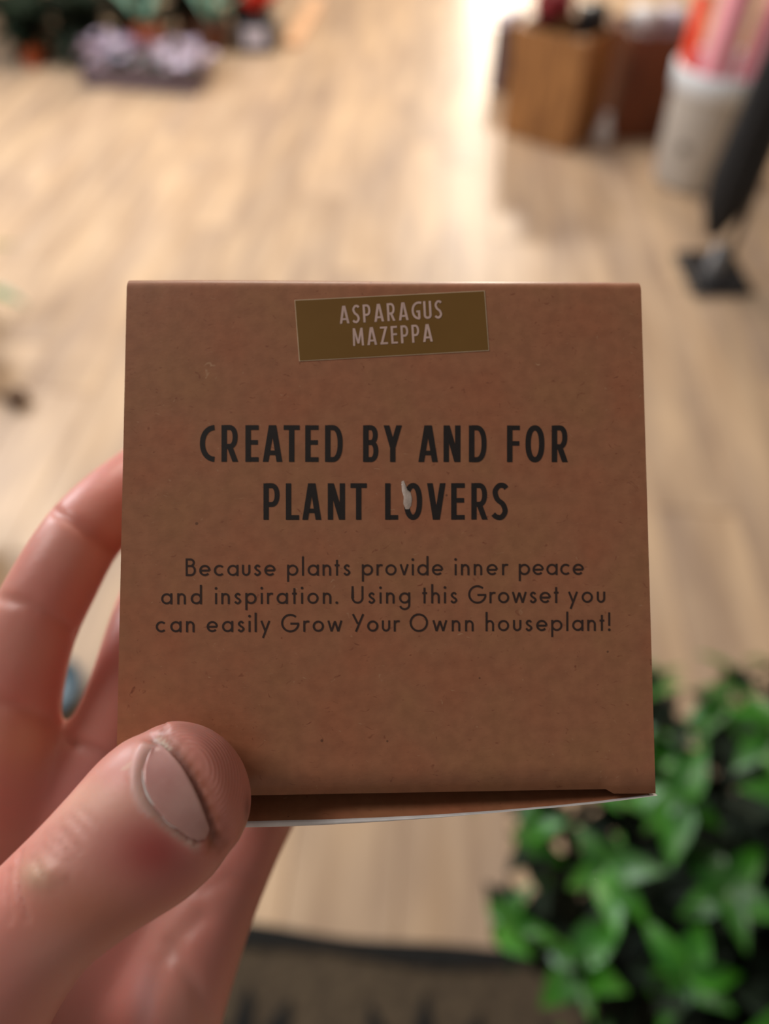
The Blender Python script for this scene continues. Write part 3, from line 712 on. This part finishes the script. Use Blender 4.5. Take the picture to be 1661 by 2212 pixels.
bp1 = n.new('ShaderNodeBump'); bp1.inputs['Strength'].default_value = 0.42; bp1.inputs['Distance'].default_value = 0.00012; L.new(ml.outputs[0], bp1.inputs['Height'])
nz = n.new('ShaderNodeTexNoise'); nz.inputs['Scale'].default_value = 900; nz.inputs['Detail'].default_value = 4; L.new(tc.outputs['Object'], nz.inputs[0])
bp2 = n.new('ShaderNodeBump'); bp2.inputs['Strength'].default_value = 0.35; bp2.inputs['Distance'].default_value = 0.00010; L.new(nz.outputs['Fac'], bp2.inputs['Height'])
L.new(bp1.outputs[0], bp2.inputs['Normal']); L.new(bp2.outputs[0], b.inputs['Normal'])
M['skin'] = m
me1.materials.clear(); me1.materials.append(m); me1.name = 'hand'
hand = bpy.data.objects.new('hand', me1); C.objects.link(hand); hand.matrix_world = CAM
smooth(hand); tag(hand, 'bare left hand gripping the brown carton, thumb pressed over its lower left corner', 'hand')
# nail plate: grid over the nail outline, dropped on the thumb, slightly domed
bvh = BVHTree.FromPolygons([tuple(c) for c in co], [tuple(p.vertices) for p in me1.polygons])
LE = [(341, 1606), (326, 1620), (316, 1642), (309, 1668), (311, 1700), (326, 1734), (352, 1765), (382, 1790), (410, 1810), (430, 1817)]
RE = [(341, 1606), (354, 1614), (370, 1630), (388, 1650), (405, 1677), (420, 1706), (434, 1738), (445, 1768), (452, 1792), (444, 1812)]
LEs = catmull(LE, 4); REs = catmull(RE, 4); NA, NB = len(LEs), 14
G = np.zeros((NA, NB, 3))
for i in range(NA):
    for j in range(NB):
        t = j / (NB - 1); u = LEs[i][0] * (1 - t) + REs[i][0] * t; v = LEs[i][1] * (1 - t) + REs[i][1] * t
        d = near(u, v, 1).normalized(); hit = bvh.ray_cast(Vector((0, 0, 0)), d)
        p = hit[0] if hit[0] else near(u, v, 0.089)
        G[i, j] = p * (1 - 0.00022 / p.length)
for _ in range(30):
    H = G.copy(); H[1:-1, 1:-1] = 0.25 * (G[:-2, 1:-1] + G[2:, 1:-1] + G[1:-1, :-2] + G[1:-1, 2:]); G = H
for i in range(NA):
    for j in range(NB):
        t = j / (NB - 1); s = i / (NA - 1)
        dome = 0.00062 * math.sin(math.pi * s) ** 0.6 * (0.25 + 0.75 * math.sin(math.pi * (0.15 + 0.7 * t)))
        p = Vector(G[i, j]); G[i, j] = p * (1 - dome / p.length)
bm = bmesh.new(); top = [[bm.verts.new(G[i, j]) for j in range(NB)] for i in range(NA)]
bot = [[bm.verts.new(Vector(G[i, j]) * (1 + 0.0006 / Vector(G[i, j]).length)) for j in range(NB)] for i in range(NA)]
for i in range(NA - 1):
    for j in range(NB - 1):
        bm.faces.new((top[i][j], top[i + 1][j], top[i + 1][j + 1], top[i][j + 1])); bm.faces.new((bot[i][j], bot[i][j + 1], bot[i + 1][j + 1], bot[i + 1][j]))
    for j in (0, NB - 1): bm.faces.new((top[i][j], bot[i][j], bot[i + 1][j], top[i + 1][j]))
for i in (0, NA - 1):
    for j in range(NB - 1): bm.faces.new((top[i][j], top[i][j + 1], bot[i][j + 1], bot[i][j]))
bmesh.ops.recalc_face_normals(bm, faces=bm.faces[:])
M['nail'] = mat('nail_plate', srgb(196, 142, 136), 0.24, srgb(216, 166, 158), 150, (1, 1, 1), 0.1, sss=0.25, dist=0.0002)
M['cuticle'] = mat('pale_cuticle', srgb(226, 208, 204), 0.4, srgb(236, 222, 216), 600, sss=0.2)
fn = smooth(link('fingernail', bm, M['nail'], hand)); fn['label'] = 'short bitten thumbnail'
def on_skin(u, v, off):
    d = near(u, v, 1).normalized(); hit = bvh.ray_cast(Vector((0, 0, 0)), d)
    return (hit[0] if hit[0] else near(u, v, .092)) * (1 - off / 0.09)
for nm, pts, rads in (('cuticle', [(308, 1664), (310, 1690), (318, 1716), (330, 1736), (342, 1746), (352, 1750)], [.00004, .00010, .00014, .00013, .00008, .00003]),
                      ('cuticle', [(350, 1765), (362, 1778), (374, 1786), (386, 1791)], [.00003, .00006, .00005, .00002])):
    P = [on_skin(u, v, 0.00048) for u, v in catmull(pts, 4)]
    rr = np.interp(np.linspace(0, 1, len(P)), np.linspace(0, 1, len(rads)), rads)
    smooth(link(nm, tube(P, list(rr), 8), M['cuticle'], hand))

# ------------------------------------------------------------------ leaves and plants
def leaf_mesh(name, L_, W_, m, fold=0.25, droop=0.25, n=6, tip=1.4):
    bm = bmesh.new(); rows = []
    for i in range(n + 1):
        t = i / n; w_ = W_ * (math.sin(math.pi * min(1, t ** 0.8)) ** 0.9) * (1 - 0.2 * t) if 0 < i < n else 0.0006
        z = -droop * L_ * t * t; x = L_ * t
        rows.append([bm.verts.new((x, -w_ / 2, z + fold * w_)), bm.verts.new((x, 0, z)), bm.verts.new((x, w_ / 2, z + fold * w_))])
    for a, b in zip(rows, rows[1:]):
        for k in (0, 1): bm.faces.new((a[k], b[k], b[k + 1], a[k + 1]))
    me = bpy.data.meshes.new(name); bm.to_mesh(me); bm.free(); me.materials.append(m)
    for p in me.polygons: p.use_smooth = True
    return me
def put_leaf(root, me, pos, direction, up=(0, 0, 1), sc_=1.0, roll=0.0, name='leaf'):
    x = Vector(direction).normalized(); z = Vector(up) - x * Vector(up).dot(x)
    if z.length < 1e-3: z = x.orthogonal()
    z.normalize(); y = z.cross(x)
    R3 = Matrix((x, y, z)).transposed().to_4x4() @ Matrix.Rotation(roll, 4, 'X')
    o = bpy.data.objects.new(name, me); C.objects.link(o); o.parent = root
    o.matrix_local = Matrix.Translation(pos) @ R3 @ Matrix.Scale(sc_, 4)
    return o
def rv(s=1.0): return Vector((random.gauss(0, s), random.gauss(0, s), random.gauss(0, s)))

# big leafy plant, lower right
random.seed(11)
pc = Vector((0.52, 0.30, 0.0)); pc = at(1640, 1960, 0.42); pc.z = 0
bush = empty('leafy_plant', pc, 'large bushy bright green leafy plant in the lower right corner', 'plant')
prof = [(0.10, 0), (0.105, 0.01), (0.135, 0.20), (0.14, 0.215), (0.14, 0.235), (0.128, 0.235), (0.124, 0.20), (0.0, 0.20)]
smooth(link('pot', lathe(prof, 36), M['blackpot'], bush))
link('soil', lathe([(0.124, 0.205), (0.06, 0.212), (0.0001, 0.214)], 24), M['soil'], bush)
leafA = leaf_mesh('leaf', 0.056, 0.034, M['leaf'], 0.18, 0.35)
leafB = leaf_mesh('leaf', 0.050, 0.026, M['leaf'], 0.25, 0.5)
nl = 0; stems = bmesh.new(); inner = bmesh.new()
for k in range(46):
    a = k * 2.399; rr = 0.30 * math.sqrt((k + 0.5) / 46)
    tipz = 0.69 - 0.95 * rr ** 1.2 * 1.25 + random.uniform(-0.05, 0.03)
    tip_ = Vector((rr * math.cos(a) * 1.05, rr * math.sin(a) * 1.05, tipz)); st_ = Vector((rr * 0.25 * math.cos(a), rr * 0.25 * math.sin(a), 0.21))
    mid = Vector((rr * 0.7 * math.cos(a), rr * 0.7 * math.sin(a), 0.21 + (tipz - 0.21) * 0.62))
    pts = [st_, st_.lerp(mid, 0.5) + Vector((0, 0, 0.03)), mid, tip_]
    tube(pts, [0.003, 0.0025, 0.002, 0.0012], 5, stems)
    dirn = (tip_ - mid).normalized()
    for q in range(6 if not (tip_.x > 0.03 and tip_.y < 0.0) else 3):                                             # whorl at the tip of each stem
        ph = q * 1.047 + k; rad = dirn.orthogonal().normalized(); rad = (Matrix.Rotation(ph, 3, dirn) @ rad)
        put_leaf(bush, leafA if q % 2 else leafB, tip_ - dirn * (0.004 * q), rad + dirn * random.uniform(-0.3, 0.9) + rv(0.25), up=dirn, sc_=random.uniform(0.75, 1.15)); nl += 1
    for q in range(46):                                            # lower leaves as one joined part, coloured near black for the inner shade
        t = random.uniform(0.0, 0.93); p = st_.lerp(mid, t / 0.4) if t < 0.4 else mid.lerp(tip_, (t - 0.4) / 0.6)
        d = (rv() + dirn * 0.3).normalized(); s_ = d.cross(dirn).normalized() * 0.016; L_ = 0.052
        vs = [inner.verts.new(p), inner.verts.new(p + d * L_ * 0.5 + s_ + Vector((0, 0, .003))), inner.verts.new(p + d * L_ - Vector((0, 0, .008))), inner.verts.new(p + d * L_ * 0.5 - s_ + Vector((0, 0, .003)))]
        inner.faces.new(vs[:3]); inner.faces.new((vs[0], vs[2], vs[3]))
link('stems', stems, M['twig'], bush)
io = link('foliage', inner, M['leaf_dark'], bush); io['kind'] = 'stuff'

# ------------------------------------------------------------------ doormat at the bottom
mc = at(860, 2080, 0.0)
matroot = empty('doormat', (mc.x, mc.y - 0.18, 0), 'dark brown coir doormat with black border and black leaf motif on the floor', 'doormat', rz=-0.07)
link('mat_base', box_bm(-0.34, 0.34, -0.20, 0.20, 0.0, 0.012, bev=0.004), M['coir'], matroot)
bm = bmesh.new()
def wavy(x0, y0, x1, y1, w0, bm, z0=0.010, z1=0.017, n=24, am=0.004, ph=0.0):
    P = [];
    for i in range(n + 1):
        t = i / n; x = x0 + (x1 - x0) * t; y = y0 + (y1 - y0) * t; nx, ny = -(y1 - y0), (x1 - x0); l = math.hypot(nx, ny); nx /= l; ny /= l
        o_ = am * math.sin(9 * t + ph); w_ = w0 * (1 + 0.25 * math.sin(14 * t + ph * 2))
        P.append([bm.verts.new((x + nx * (o_ + s * w_ / 2), y + ny * (o_ + s * w_ / 2), z)) for s, z in ((-1, z0), (-1, z1), (1, z1), (1, z0))])
    for a, b in zip(P, P[1:]):
        for k in range(3): bm.faces.new((a[k], b[k], b[k + 1], a[k + 1]))
wavy(-0.345, 0.195, 0.345, 0.195, 0.026, bm); wavy(-0.345, -0.195, 0.345, -0.195, 0.026, bm, ph=1)
wavy(-0.335, -0.2, -0.335, 0.2, 0.024, bm, ph=2); wavy(0.335, -0.2, 0.335, 0.2, 0.024, bm, ph=3)
link('mat_border', bm, M['coirblack'], matroot)
def petal(cx0, cy0, ang, L_, W_, z1=0.016):
    bm = bmesh.new(); n = 10; A, B = [], []
    for i in range(n + 1):
        t = i / n; w_ = W_ / 2 * math.sin(math.pi * t) ** 0.7
        c, s = math.cos(ang), math.sin(ang); x = cx0 + c * L_ * t; y = cy0 + s * L_ * t
        A.append((x - s * w_, y + c * w_)); B.append((x + s * w_, y - c * w_))
    P = A + B[::-1][1:-1]; P = [p for k, p in enumerate(P) if k == 0 or (Vector(p) - Vector(P[k - 1])).length > 1e-5]
    t_ = [bm.verts.new((x, y, z1)) for x, y in P]; l_ = [bm.verts.new((x, y, 0.011)) for x, y in P]
    bm.faces.new(t_)
    for k in range(len(P)): bm.faces.new((t_[k], l_[k], l_[(k + 1) % len(P)], t_[(k + 1) % len(P)]))
    link('petal', bm, M['coirblack'], matroot)
for px, py in ((0.03, -0.10), (-0.235, -0.06), (0.27, -0.06)):
    for an, L_, W_ in ((90, 0.245, 0.040), (70, 0.24, 0.044), (110, 0.24, 0.044), (45, 0.19, 0.046), (135, 0.19, 0.046)):
        petal(px, py, math.radians(an), L_ if px == 0.03 else L_ * .8, W_)

# ------------------------------------------------------------------ crates, upper right
def crate(name, p0, p1, depth, hgt, label, m, group=None, nb=3):
    """front bottom corners p0, p1 on the floor; built from boards"""
    d = p1 - p0; W_ = d.length; a = math.atan2(d.y, d.x)
    r_ = empty(name, p0, label, 'crate', group, rz=a); t = 0.014; bh = hgt / nb
    for k in range(nb):
        for (x0, x1, y0, y1) in ((0, W_, 0, t), (0, W_, depth - t, depth), (0, t, t, depth - t), (W_ - t, W_, t, depth - t)):
            link('board', box_bm(x0, x1, y0, y1, k * bh + 0.002, (k + 1) * bh - 0.003, bev=0.002), m, r_)
    for x in (t, W_ - t - 0.025):
        for y in (t, depth - t - 0.025):
            link('corner_post', box_bm(x, x + 0.025, y, y + 0.025, 0, hgt, bev=0.002), m, r_)
    link('bottom_board', box_bm(t, W_ - t, t, depth - t, 0.004, 0.016), m, r_)
    return r_, W_, a
c1a, c1b = at(1082, 288), at(1225, 332)
cr1, W1, a1 = crate('wooden_crate', c1a, c1b, 0.25, 0.40, 'honey brown wooden crate left of the dark mahogany crate', M['crate_light'], 'crates at the upper right', nb=1)
c2a, c2b = at(1318, 306), at(1450, 300)
cr2, W2, a2 = crate('wooden_crate', c2a, c2b, 0.28, 0.38, 'dark reddish mahogany crate between the honey crate and the grey bin', M['crate_dark'], 'crates at the upper right', nb=1)

def flower_bunch(name, loc, label, petal_m, n, spread, hgt, z0, group=None, stemm=None, r0=0.02, leafm=None):
    rt = empty(name, loc, label, 'flowers', group); bm = bmesh.new()
    pet = bpy.data.meshes.new('flower'); b1 = bmesh.new(); bmesh.ops.create_icosphere(b1, subdivisions=2, radius=r0)
    for v in b1.verts: v.co *= 1 + 0.25 * math.sin(7 * math.atan2(v.co.y, v.co.x)); 
    b1.to_mesh(pet); b1.free(); pet.materials.append(petal_m)
    for p in pet.polygons: p.use_smooth = True
    for k in range(n):
        a = k * 2.399; q = spread * math.sqrt((k + .5) / n); top_ = Vector((q * math.cos(a), q * math.sin(a), hgt + random.uniform(-0.03, 0.03)))
        tube([(top_.x * 0.3, top_.y * 0.3, z0), tuple(top_)], 0.002, 5, bm)
        o = link('flower', pet, None, rt); o.location = top_; o.scale = [random.uniform(0.7, 1.2)] * 3; o.rotation_euler = (random.random(), random.random(), 0)
    link('stems', bm, stemm or M['leaf_dark'], rt)
    return rt
def loc_in(c, a, x, y, z): return Vector((c.x + x * math.cos(a) - y * math.sin(a), c.y + x * math.sin(a) + y * math.cos(a), z))
random.seed(5)
flower_bunch('dried_flowers', loc_in(c1a, a1, W1 * .32, 0.12, 0.016), 'bunch of dark red flowers standing in the honey crate', M['darkred'], 26, 0.055, 0.44, 0.0, r0=0.026)
def round_pot(name, loc, label, cat, m, r_=0.07, h_=0.13, lm=None):
    rt = empty(name, loc, label, cat)
    smooth(link('pot_body', lathe([(r_ * .72, 0), (r_ * .75, 0.004), (r_ * .95, h_ * .8), (r_, h_ * .82), (r_, h_), (r_ * .9, h_), (r_ * .86, h_ * .85), (0, h_ * .85)], 32), m, rt))
    link('soil', lathe([(r_ * .86, h_ * .86), (0.0001, h_ * .9)], 20), M['soil'], rt)
    return rt
# things standing in the mahogany crate: a white canister and a dark one
def canister(loc, label, m, r_=0.06, h_=0.42):
    rt = empty('paper_canister', loc, label, 'canister', 'canisters standing in the two crates')
    smooth(link('canister_body', lathe([(r_, 0), (r_, h_ * .88), (r_ * .98, h_ * .9)], 28), m, rt)); smooth(link('lid', lathe([(r_ * 1.03, h_ * .88), (r_ * 1.03, h_ * .985), (r_ * .98, h_), (0.0001, h_ + 0.004)], 28), m, rt))
canister(loc_in(c2a, a2, 0.078, 0.12, 0.016), 'whitish grey canister standing in the mahogany crate, on the left', M['white'])
canister(loc_in(c2a, a2, 0.195, 0.14, 0.016), 'pale lilac canister standing in the mahogany crate, on the right', M['labelwhite'], 0.055, 0.41)
canister(loc_in(c1a, a1, W1 - 0.075, 0.165, 0.016), 'black canister at the right rear corner of the honey crate', M['black'], 0.055, 0.45)
# small white foot-like object on the floor between the crates
wp = at(1297, 310); wr = empty('white_vase', (wp.x, wp.y, 0), 'small white vase on the floor between the two crates', 'vase')
smooth(link('vase_body', lathe([(0.022, 0), (0.034, 0.02), (0.036, 0.05), (0.022, 0.085), (0.016, 0.10), (0.02, 0.115), (0.014, 0.112), (0.0, 0.05)], 24), M['white'], wr))
# slim dark violet box beside the honey crate
vb = at(1066, 200); vr_ = empty('violet_carton', (vb.x - 0.02, vb.y + 0.02, 0), 'narrow dark grey violet carton left of the honey crate', 'box', rz=a1)
link('carton_body', box_bm(0, 0.05, 0, 0.15, 0, 0.30, bev=0.003), M['traymat'], vr_); link('carton_lid', box_bm(-0.003, 0.053, -0.003, 0.153, 0.26, 0.303, bev=0.003), M['labelwhite'], vr_)

# ------------------------------------------------------------------ grey bin with paper rolls
bl = at(1408, 372); brr = at(1560, 400)
bc = at(1487, 386)
binr = empty('grey_bin', bc, 'tall round light grey bin with a pale folded rim, holding pink rolls', 'bin')
r0 = 0.150; hB = 0.40
smooth(link('bin_body', lathe([(r0 * .86, 0), (r0 * .92, 0.02), (r0 * 1.02, hB * .80), (r0 * 1.03, hB * .82)], 48), M['bucket'], binr))
smooth(link('bin_rim', lathe([(r0 * 1.03, hB * .80), (r0 * 1.09, hB * .81), (r0 * 1.12, hB * .98), (r0 * 1.08, hB), (r0 * .98, hB * .98), (r0 * .90, hB * .2), (0.0001, 0.02)], 48), M['bucket_rim'], binr))
ang = math.atan2(-bc.y, -bc.x) - 0.35
hp = Vector((math.cos(ang), math.sin(ang), 0))
bm = lathe([(0.018, 0), (0.020, 0.002), (0.012, 0.004), (0.0001, 0.004)], 20)
q = link('bin_emblem', bm, M['greypole'], binr); q.matrix_local = Matrix.Translation(hp * (r0 * .965) + Vector((0, 0, 0.16))) @ hp.to_track_quat('Z', 'Y').to_matrix().to_4x4()
def roll(loc, lean, L_, r_, m, label, group):
    rt = empty('paper_roll', loc, label, 'paper roll', group); d = Vector((lean[0], lean[1], 1)).normalized()
    bm = tube([d * 0.0, d * L_], r_, 20); tube([d * L_, d * (L_ + 0.001)], r_ * .4, 12, bm)
    smooth(link('roll_sheet', bm, m, rt)); 
    link('roll_core', tube([d * (L_ - 0.02), d * (L_ + 0.004)], r_ * .45, 12), M['darkred'], rt)
for dx, dy, ln, m_, r_, lab, L_ in ((-0.060, -0.045, (0.02, 0.0), 'pink', 0.048, 'pink paper roll at the left front of the grey bin', .62), (0.050, -0.055, (0.06, 0.0), 'pink', 0.045, 'pink paper roll at the right front of the grey bin', .62),
                                (0.01, 0.06, (0.0, 0.05), 'pink', 0.045, 'pink paper roll at the rear of the grey bin', .66), (-0.110, 0.03, (-0.02, 0.04), 'orange', 0.026, 'orange paper roll at the left rim of the grey bin', .56)):
    roll(bc + Vector((dx, dy, 0.024)), ln, L_, r_, M[m_], lab, 'paper rolls in the grey bin')

# ------------------------------------------------------------------ banner stand at the right
sb = at(1534, 596, 0.0)
sr = empty('banner_stand', sb, 'black square based stand with grey pole and closed black canopy on the right', 'stand', rz=0.0)
link('base_plate', box_bm(-0.092, 0.098, -0.12, 0.12, 0, 0.022, bev=0.004), M['black'], sr)
smooth(link('collar', lathe([(0.034, 0.020), (0.034, 0.03), (0.026, 0.04), (0.024, 0.10), (0.018, 0.105), (0.0001, 0.105)], 24), M['steel'], sr))
smooth(link('pole', tube([(0.034, 0, 0.02), (0.040, 0.0, 1.27)], 0.012, 14), M['greypole'], sr))
bm = bmesh.new(); rings = []
for i in range(15):
    t = i / 14; z = 0.13 + t * 1.15; rad = (0.020 + 0.052 * min(1, t * 9)) * (1 - 0.72 * t); ring = []
    for k in range(32):
        a = 2 * math.pi * k / 32; rr = rad * (1 + 0.14 * math.sin(8 * a + t * 2))
        ring.append(bm.verts.new((-0.032 + 0.03 * t + rr * math.cos(a), 0.02 + rr * math.sin(a), z)))
    rings.append(ring)
for a, b in zip(rings, rings[1:]):
    for i in range(32): bm.faces.new((a[i], a[(i + 1) % 32], b[(i + 1) % 32], b[i]))
bm.faces.new(rings[0][::-1]); bm.faces.new(rings[-1])
smooth(link('folded_canopy', bm, M['blackcloth'], sr))

# ------------------------------------------------------------------ plants, upper left
random.seed(21)
tp = at(68, 150); t1 = round_pot('terracotta_pot', (tp.x, tp.y + 0.05, 0), 'small terracotta pot with dark foliage at the upper left edge', 'potted plant', M['terracotta'], 0.05, 0.095)
lD = leaf_mesh('leaf', 0.11, 0.05, M['leaf_dark'], 0.2, 0.4)
for k in range(40): put_leaf(t1, lD, Vector((0, 0, 0.09 + 0.004 * k)), (math.cos(k * 2.4), math.sin(k * 2.4), random.uniform(0.1, 1.0)), sc_=random.uniform(0.7, 1.2))
# lilac flower tray
ta, tb = at(182, 188), at(425, 205); d = tb - ta; aT = math.atan2(d.y, d.x); WT = d.length
tr = empty('flower_tray', ta, 'low violet tray packed with pale lilac flowering plants on the floor, upper left', 'tray of plants', rz=aT)
for (x0, x1, y0, y1) in ((0, WT, 0, .008), (0, WT, .222, .23), (0, .008, .008, .222), (WT - .008, WT, .008, .222), (WT / 2 - .004, WT / 2 + .004, .008, .222)):
    link('tray_side', box_bm(x0, x1, y0, y1, 0, 0.085, bev=0.002), M['traymat'], tr)
link('tray_bottom', box_bm(.008, WT - .008, .008, .222, 0.002, 0.05), M['soil'], tr)
b1 = bmesh.new()
for k in range(5):
    a = 2 * math.pi * k / 5; c_ = Vector((math.cos(a) * .014, math.sin(a) * .014, 0.004))
    vs = [b1.verts.new((0, 0, 0))] + [b1.verts.new(c_ + Vector((math.cos(a + q) * .012, math.sin(a + q) * .012, 0.002))) for q in (-1.3, -.5, .5, 1.3)]
    for i in range(1, 4): b1.faces.new((vs[0], vs[i], vs[i + 1]))
fmesh = bpy.data.meshes.new('flower'); b1.to_mesh(fmesh); b1.free(); fmesh.materials.append(M['lilac'])
lG = leaf_mesh('leaf', 0.05, 0.022, M['leaf_teal'], 0.2, 0.4)
lP = leaf_mesh('leaf', 0.05, 0.03, M['traymat'], 0.2, 0.5)
for k in range(85):
    o = link('flower', fmesh, None, tr); o.location = (random.uniform(-.02, WT + .03), random.uniform(-0.01, .25), random.uniform(0.09, 0.16)); o.rotation_euler = (random.uniform(-.2, 1.1), random.uniform(-.7, .7), random.random() * 6); s_ = random.uniform(.9, 1.5); o.scale = (s_, s_, s_)
for k in range(110):
    put_leaf(tr, lP if k % 2 else lG, Vector((random.uniform(0, WT), random.uniform(0, .22), random.uniform(0.06, .11))), (random.gauss(0, 1), random.gauss(0, 1), .7))
# spiky teal plants behind the tray
def rosette(name, loc, label, me_, n, el=(0.3, 1.5), pot=None, z0=0.12, pr=0.07, sc_=(0.8, 1.2)):
    rt = round_pot(name, loc, label, 'potted plant', pot or M['terracotta'], pr, z0 + 0.01); rt['group'] = 'potted plants crowded at the upper left'
    for k in range(n):
        put_leaf(rt, me_, Vector((0, 0, z0 + .002 * k / n)), (math.cos(k * 2.399), math.sin(k * 2.399), random.uniform(*el)), sc_=random.uniform(*sc_))
    return rt
lT = leaf_mesh('leaf', 0.30, 0.055, M['leaf_teal'], 0.25, 0.25)
lT2 = leaf_mesh('leaf', 0.26, 0.11, M['leaf_dark'], 0.2, 0.35)
rosette('spiky_plant', (-1.18, 4.10, 0), 'teal leaved plant behind the middle of the lilac tray', lT, 5, el=(0.6, 2.0))
rosette('spiky_plant', (-0.86, 4.16, 0), 'second teal leaved plant, between lilac tray and black pot', lT, 4, el=(0.6, 2.0), pot=M['crate_dark'])
for x, y, lab, pt, pr_ in ((-1.75, 4.12, 'dark bushy plant behind the small terracotta pot', 'terracotta', .075), (-1.46, 4.08, 'dark bushy plant behind the left end of the lilac tray', 'crate_dark', .08),
                           (-1.95, 4.45, 'dark bushy plant in the top left corner', 'blackpot', .09), (-1.62, 4.42, 'dark bushy plant in the back row, second from the left corner', 'crate_dark', .09),
                           (-1.32, 4.42, 'dark bushy plant in the back row behind the lilac tray', 'blackpot', .09), (-1.02, 4.42, 'dark bushy plant in the back row between the two teal plants', 'crate_dark', .09),
                           (-0.74, 4.46, 'dark bushy plant in the back row behind the black pot', 'blackpot', .08)):
    rosette('bushy_plant', (x, y, 0), lab, lT2, 64, el=(-0.3, 2.5), pot=M[pt], pr=pr_, sc_=(.5, 1.0))
p = at(60, 60); e_ = empty('ornament_ball', (p.x + .02, p.y + 0.0, 0.0), 'pale peach ball ornament on a stick beside the terracotta pot', 'ornament')
bm = bmesh.new(); bmesh.ops.create_uvsphere(bm, u_segments=20, v_segments=12, radius=0.04); bmesh.ops.translate(bm, verts=bm.verts, vec=(0, -.22, .22))
smooth(link('ball', bm, M['peach'], e_)); link('stick', tube([(0, -.22, 0), (0, -.22, .2)], .004, 6), M['twig'], e_)
# black square pot with white label and red flowers
p = at(555, 112); bp_ = empty('black_pot', (p.x, p.y + 0.06, 0), 'black pot with a white label and red flowers at the upper left', 'potted plant')
smooth(link('pot_body', box_bm(-.10, .10, -.085, .085, 0, .14, bev=.016), M['blackpot'], bp_))
link('pot_label', box_bm(-.055, .06, -.0885, -.085, .03, .115, bev=.001), M['labelwhite'], bp_)
link('soil', box_bm(-.075, .075, -.065, .065, .128, .134), M['soil'], bp_)
b1 = bmesh.new(); bmesh.ops.create_icosphere(b1, subdivisions=2, radius=.028)
for v in b1.verts: v.co *= 1 + .2 * math.sin(6 * math.atan2(v.co.y, v.co.x)) * math.cos(4 * v.co.z / .02)
rf = bpy.data.meshes.new('flower'); b1.to_mesh(rf); b1.free(); rf.materials.append(M['red'])
for k in range(16):
    o = link('flower', rf, None, bp_); o.location = (random.uniform(-.05, .10), random.uniform(-.05, .05), random.uniform(.17, .28))
for k in range(18): put_leaf(bp_, lD, Vector((0, 0, .15)), (math.cos(k * 2.4), abs(math.sin(k * 2.4)), random.uniform(.5, 1.6)))
# peach board leaning beside it
p, q = at(628, 100), at(672, 22); d = q - p
pr = empty('wooden_strip', p, 'peach coloured wooden slat lying on the floor right of the black pot', 'slat', rz=math.atan2(d.y, d.x))
link('slat_board', box_bm(-.02, d.length + .15, -.045, .03, 0, .03, bev=.004), M['peach'], pr)

# ------------------------------------------------------------------ left edge plant and things seen behind the hand
p = at(-60, 700); lp = round_pot('trailing_plant', (p.x - .06, p.y, 0), 'green plant at the left edge reaching one leaf into view', 'potted plant', M['blackpot'], .09, .16)
lL = leaf_mesh('leaf', 0.15, 0.040, M['leaf'], .2, .2); lO = leaf_mesh('leaf', .14, .05, M['leaf_olive'], .2, .3)
def aim(root, me_, tip_w, L_, sc_=1.0, height=None):
    b0 = Vector((-.02, 0, .16)); t_ = tip_w - root.location; d_ = (t_ - b0)
    bm = tube([b0, b0 + d_ * .5 + Vector((0, 0, .05)), t_ - d_.normalized() * L_ * sc_], [.004, .003, .002], 6)
    link('stem', bm, M['twig'], root); put_leaf(root, me_, t_ - d_.normalized() * L_ * sc_, d_, sc_=sc_)
aim(lp, lL, at(48, 640, .22), .15); aim(lp, lO, at(28, 505, .20), .14)
for k in range(14): put_leaf(lp, lL, Vector((0, 0, .15)), (-abs(math.cos(k * 2.4)), math.sin(k * 2.4), random.uniform(.4, 1.6)))
p = at(42, 872); dr = empty('dried_seed_head', p, 'brown round dried seed head lying on the floor at the left', 'seed head')
bm = bmesh.new(); bmesh.ops.create_icosphere(bm, subdivisions=3, radius=.030)
for v in bm.verts: v.co *= 1 + .12 * noise.noise(v.co * 90); v.co.z *= .8
bmesh.ops.translate(bm, verts=bm.verts, vec=(0, 0, .023)); smooth(link('seed_ball', bm, M['twig'], dr))
link('stalk', tube([(-.02, 0, .02), (-.05, .01, .015), (-.075, .03, .008)], .006, 8), M['twig'], dr)
p = at(-12, 800); e_ = empty('dark_planter', (p.x - .10, p.y, 0), 'dark brown planter cut off by the left edge above the seed head', 'planter')
smooth(link('pot_body', lathe([(.08, 0), (.10, .12), (.105, .12), (.105, .14), (.09, .14), (.08, .05), (0.0001, .05)], 28), M['twig'], e_))
p = at(-30, 1210); e_ = empty('dark_planter', (p.x - .085, p.y, 0), 'olive brown planter cut off by the left edge behind the index finger', 'planter')
smooth(link('pot_body', lathe([(.08, 0), (.10, .12), (.105, .12), (.105, .15), (.09, .15), (.08, .05), (0.0001, .05)], 28), M['leaf_olive'], e_))
p = at(135, 1505); e_ = empty('round_dish', (p.x - .01, p.y, 0), 'small black dish with a pale blue rim on the floor, seen between the fingers', 'dish')
smooth(link('dish_body', lathe([(.045, 0), (.055, .02), (.058, .045), (.050, .045), (.045, .015), (0.0001, .012)], 28), M['blackpot'], e_))
smooth(link('dish_rim', lathe([(.058, .043), (.062, .047), (.058, .052), (.052, .048)], 28), M['bluerim'], e_))
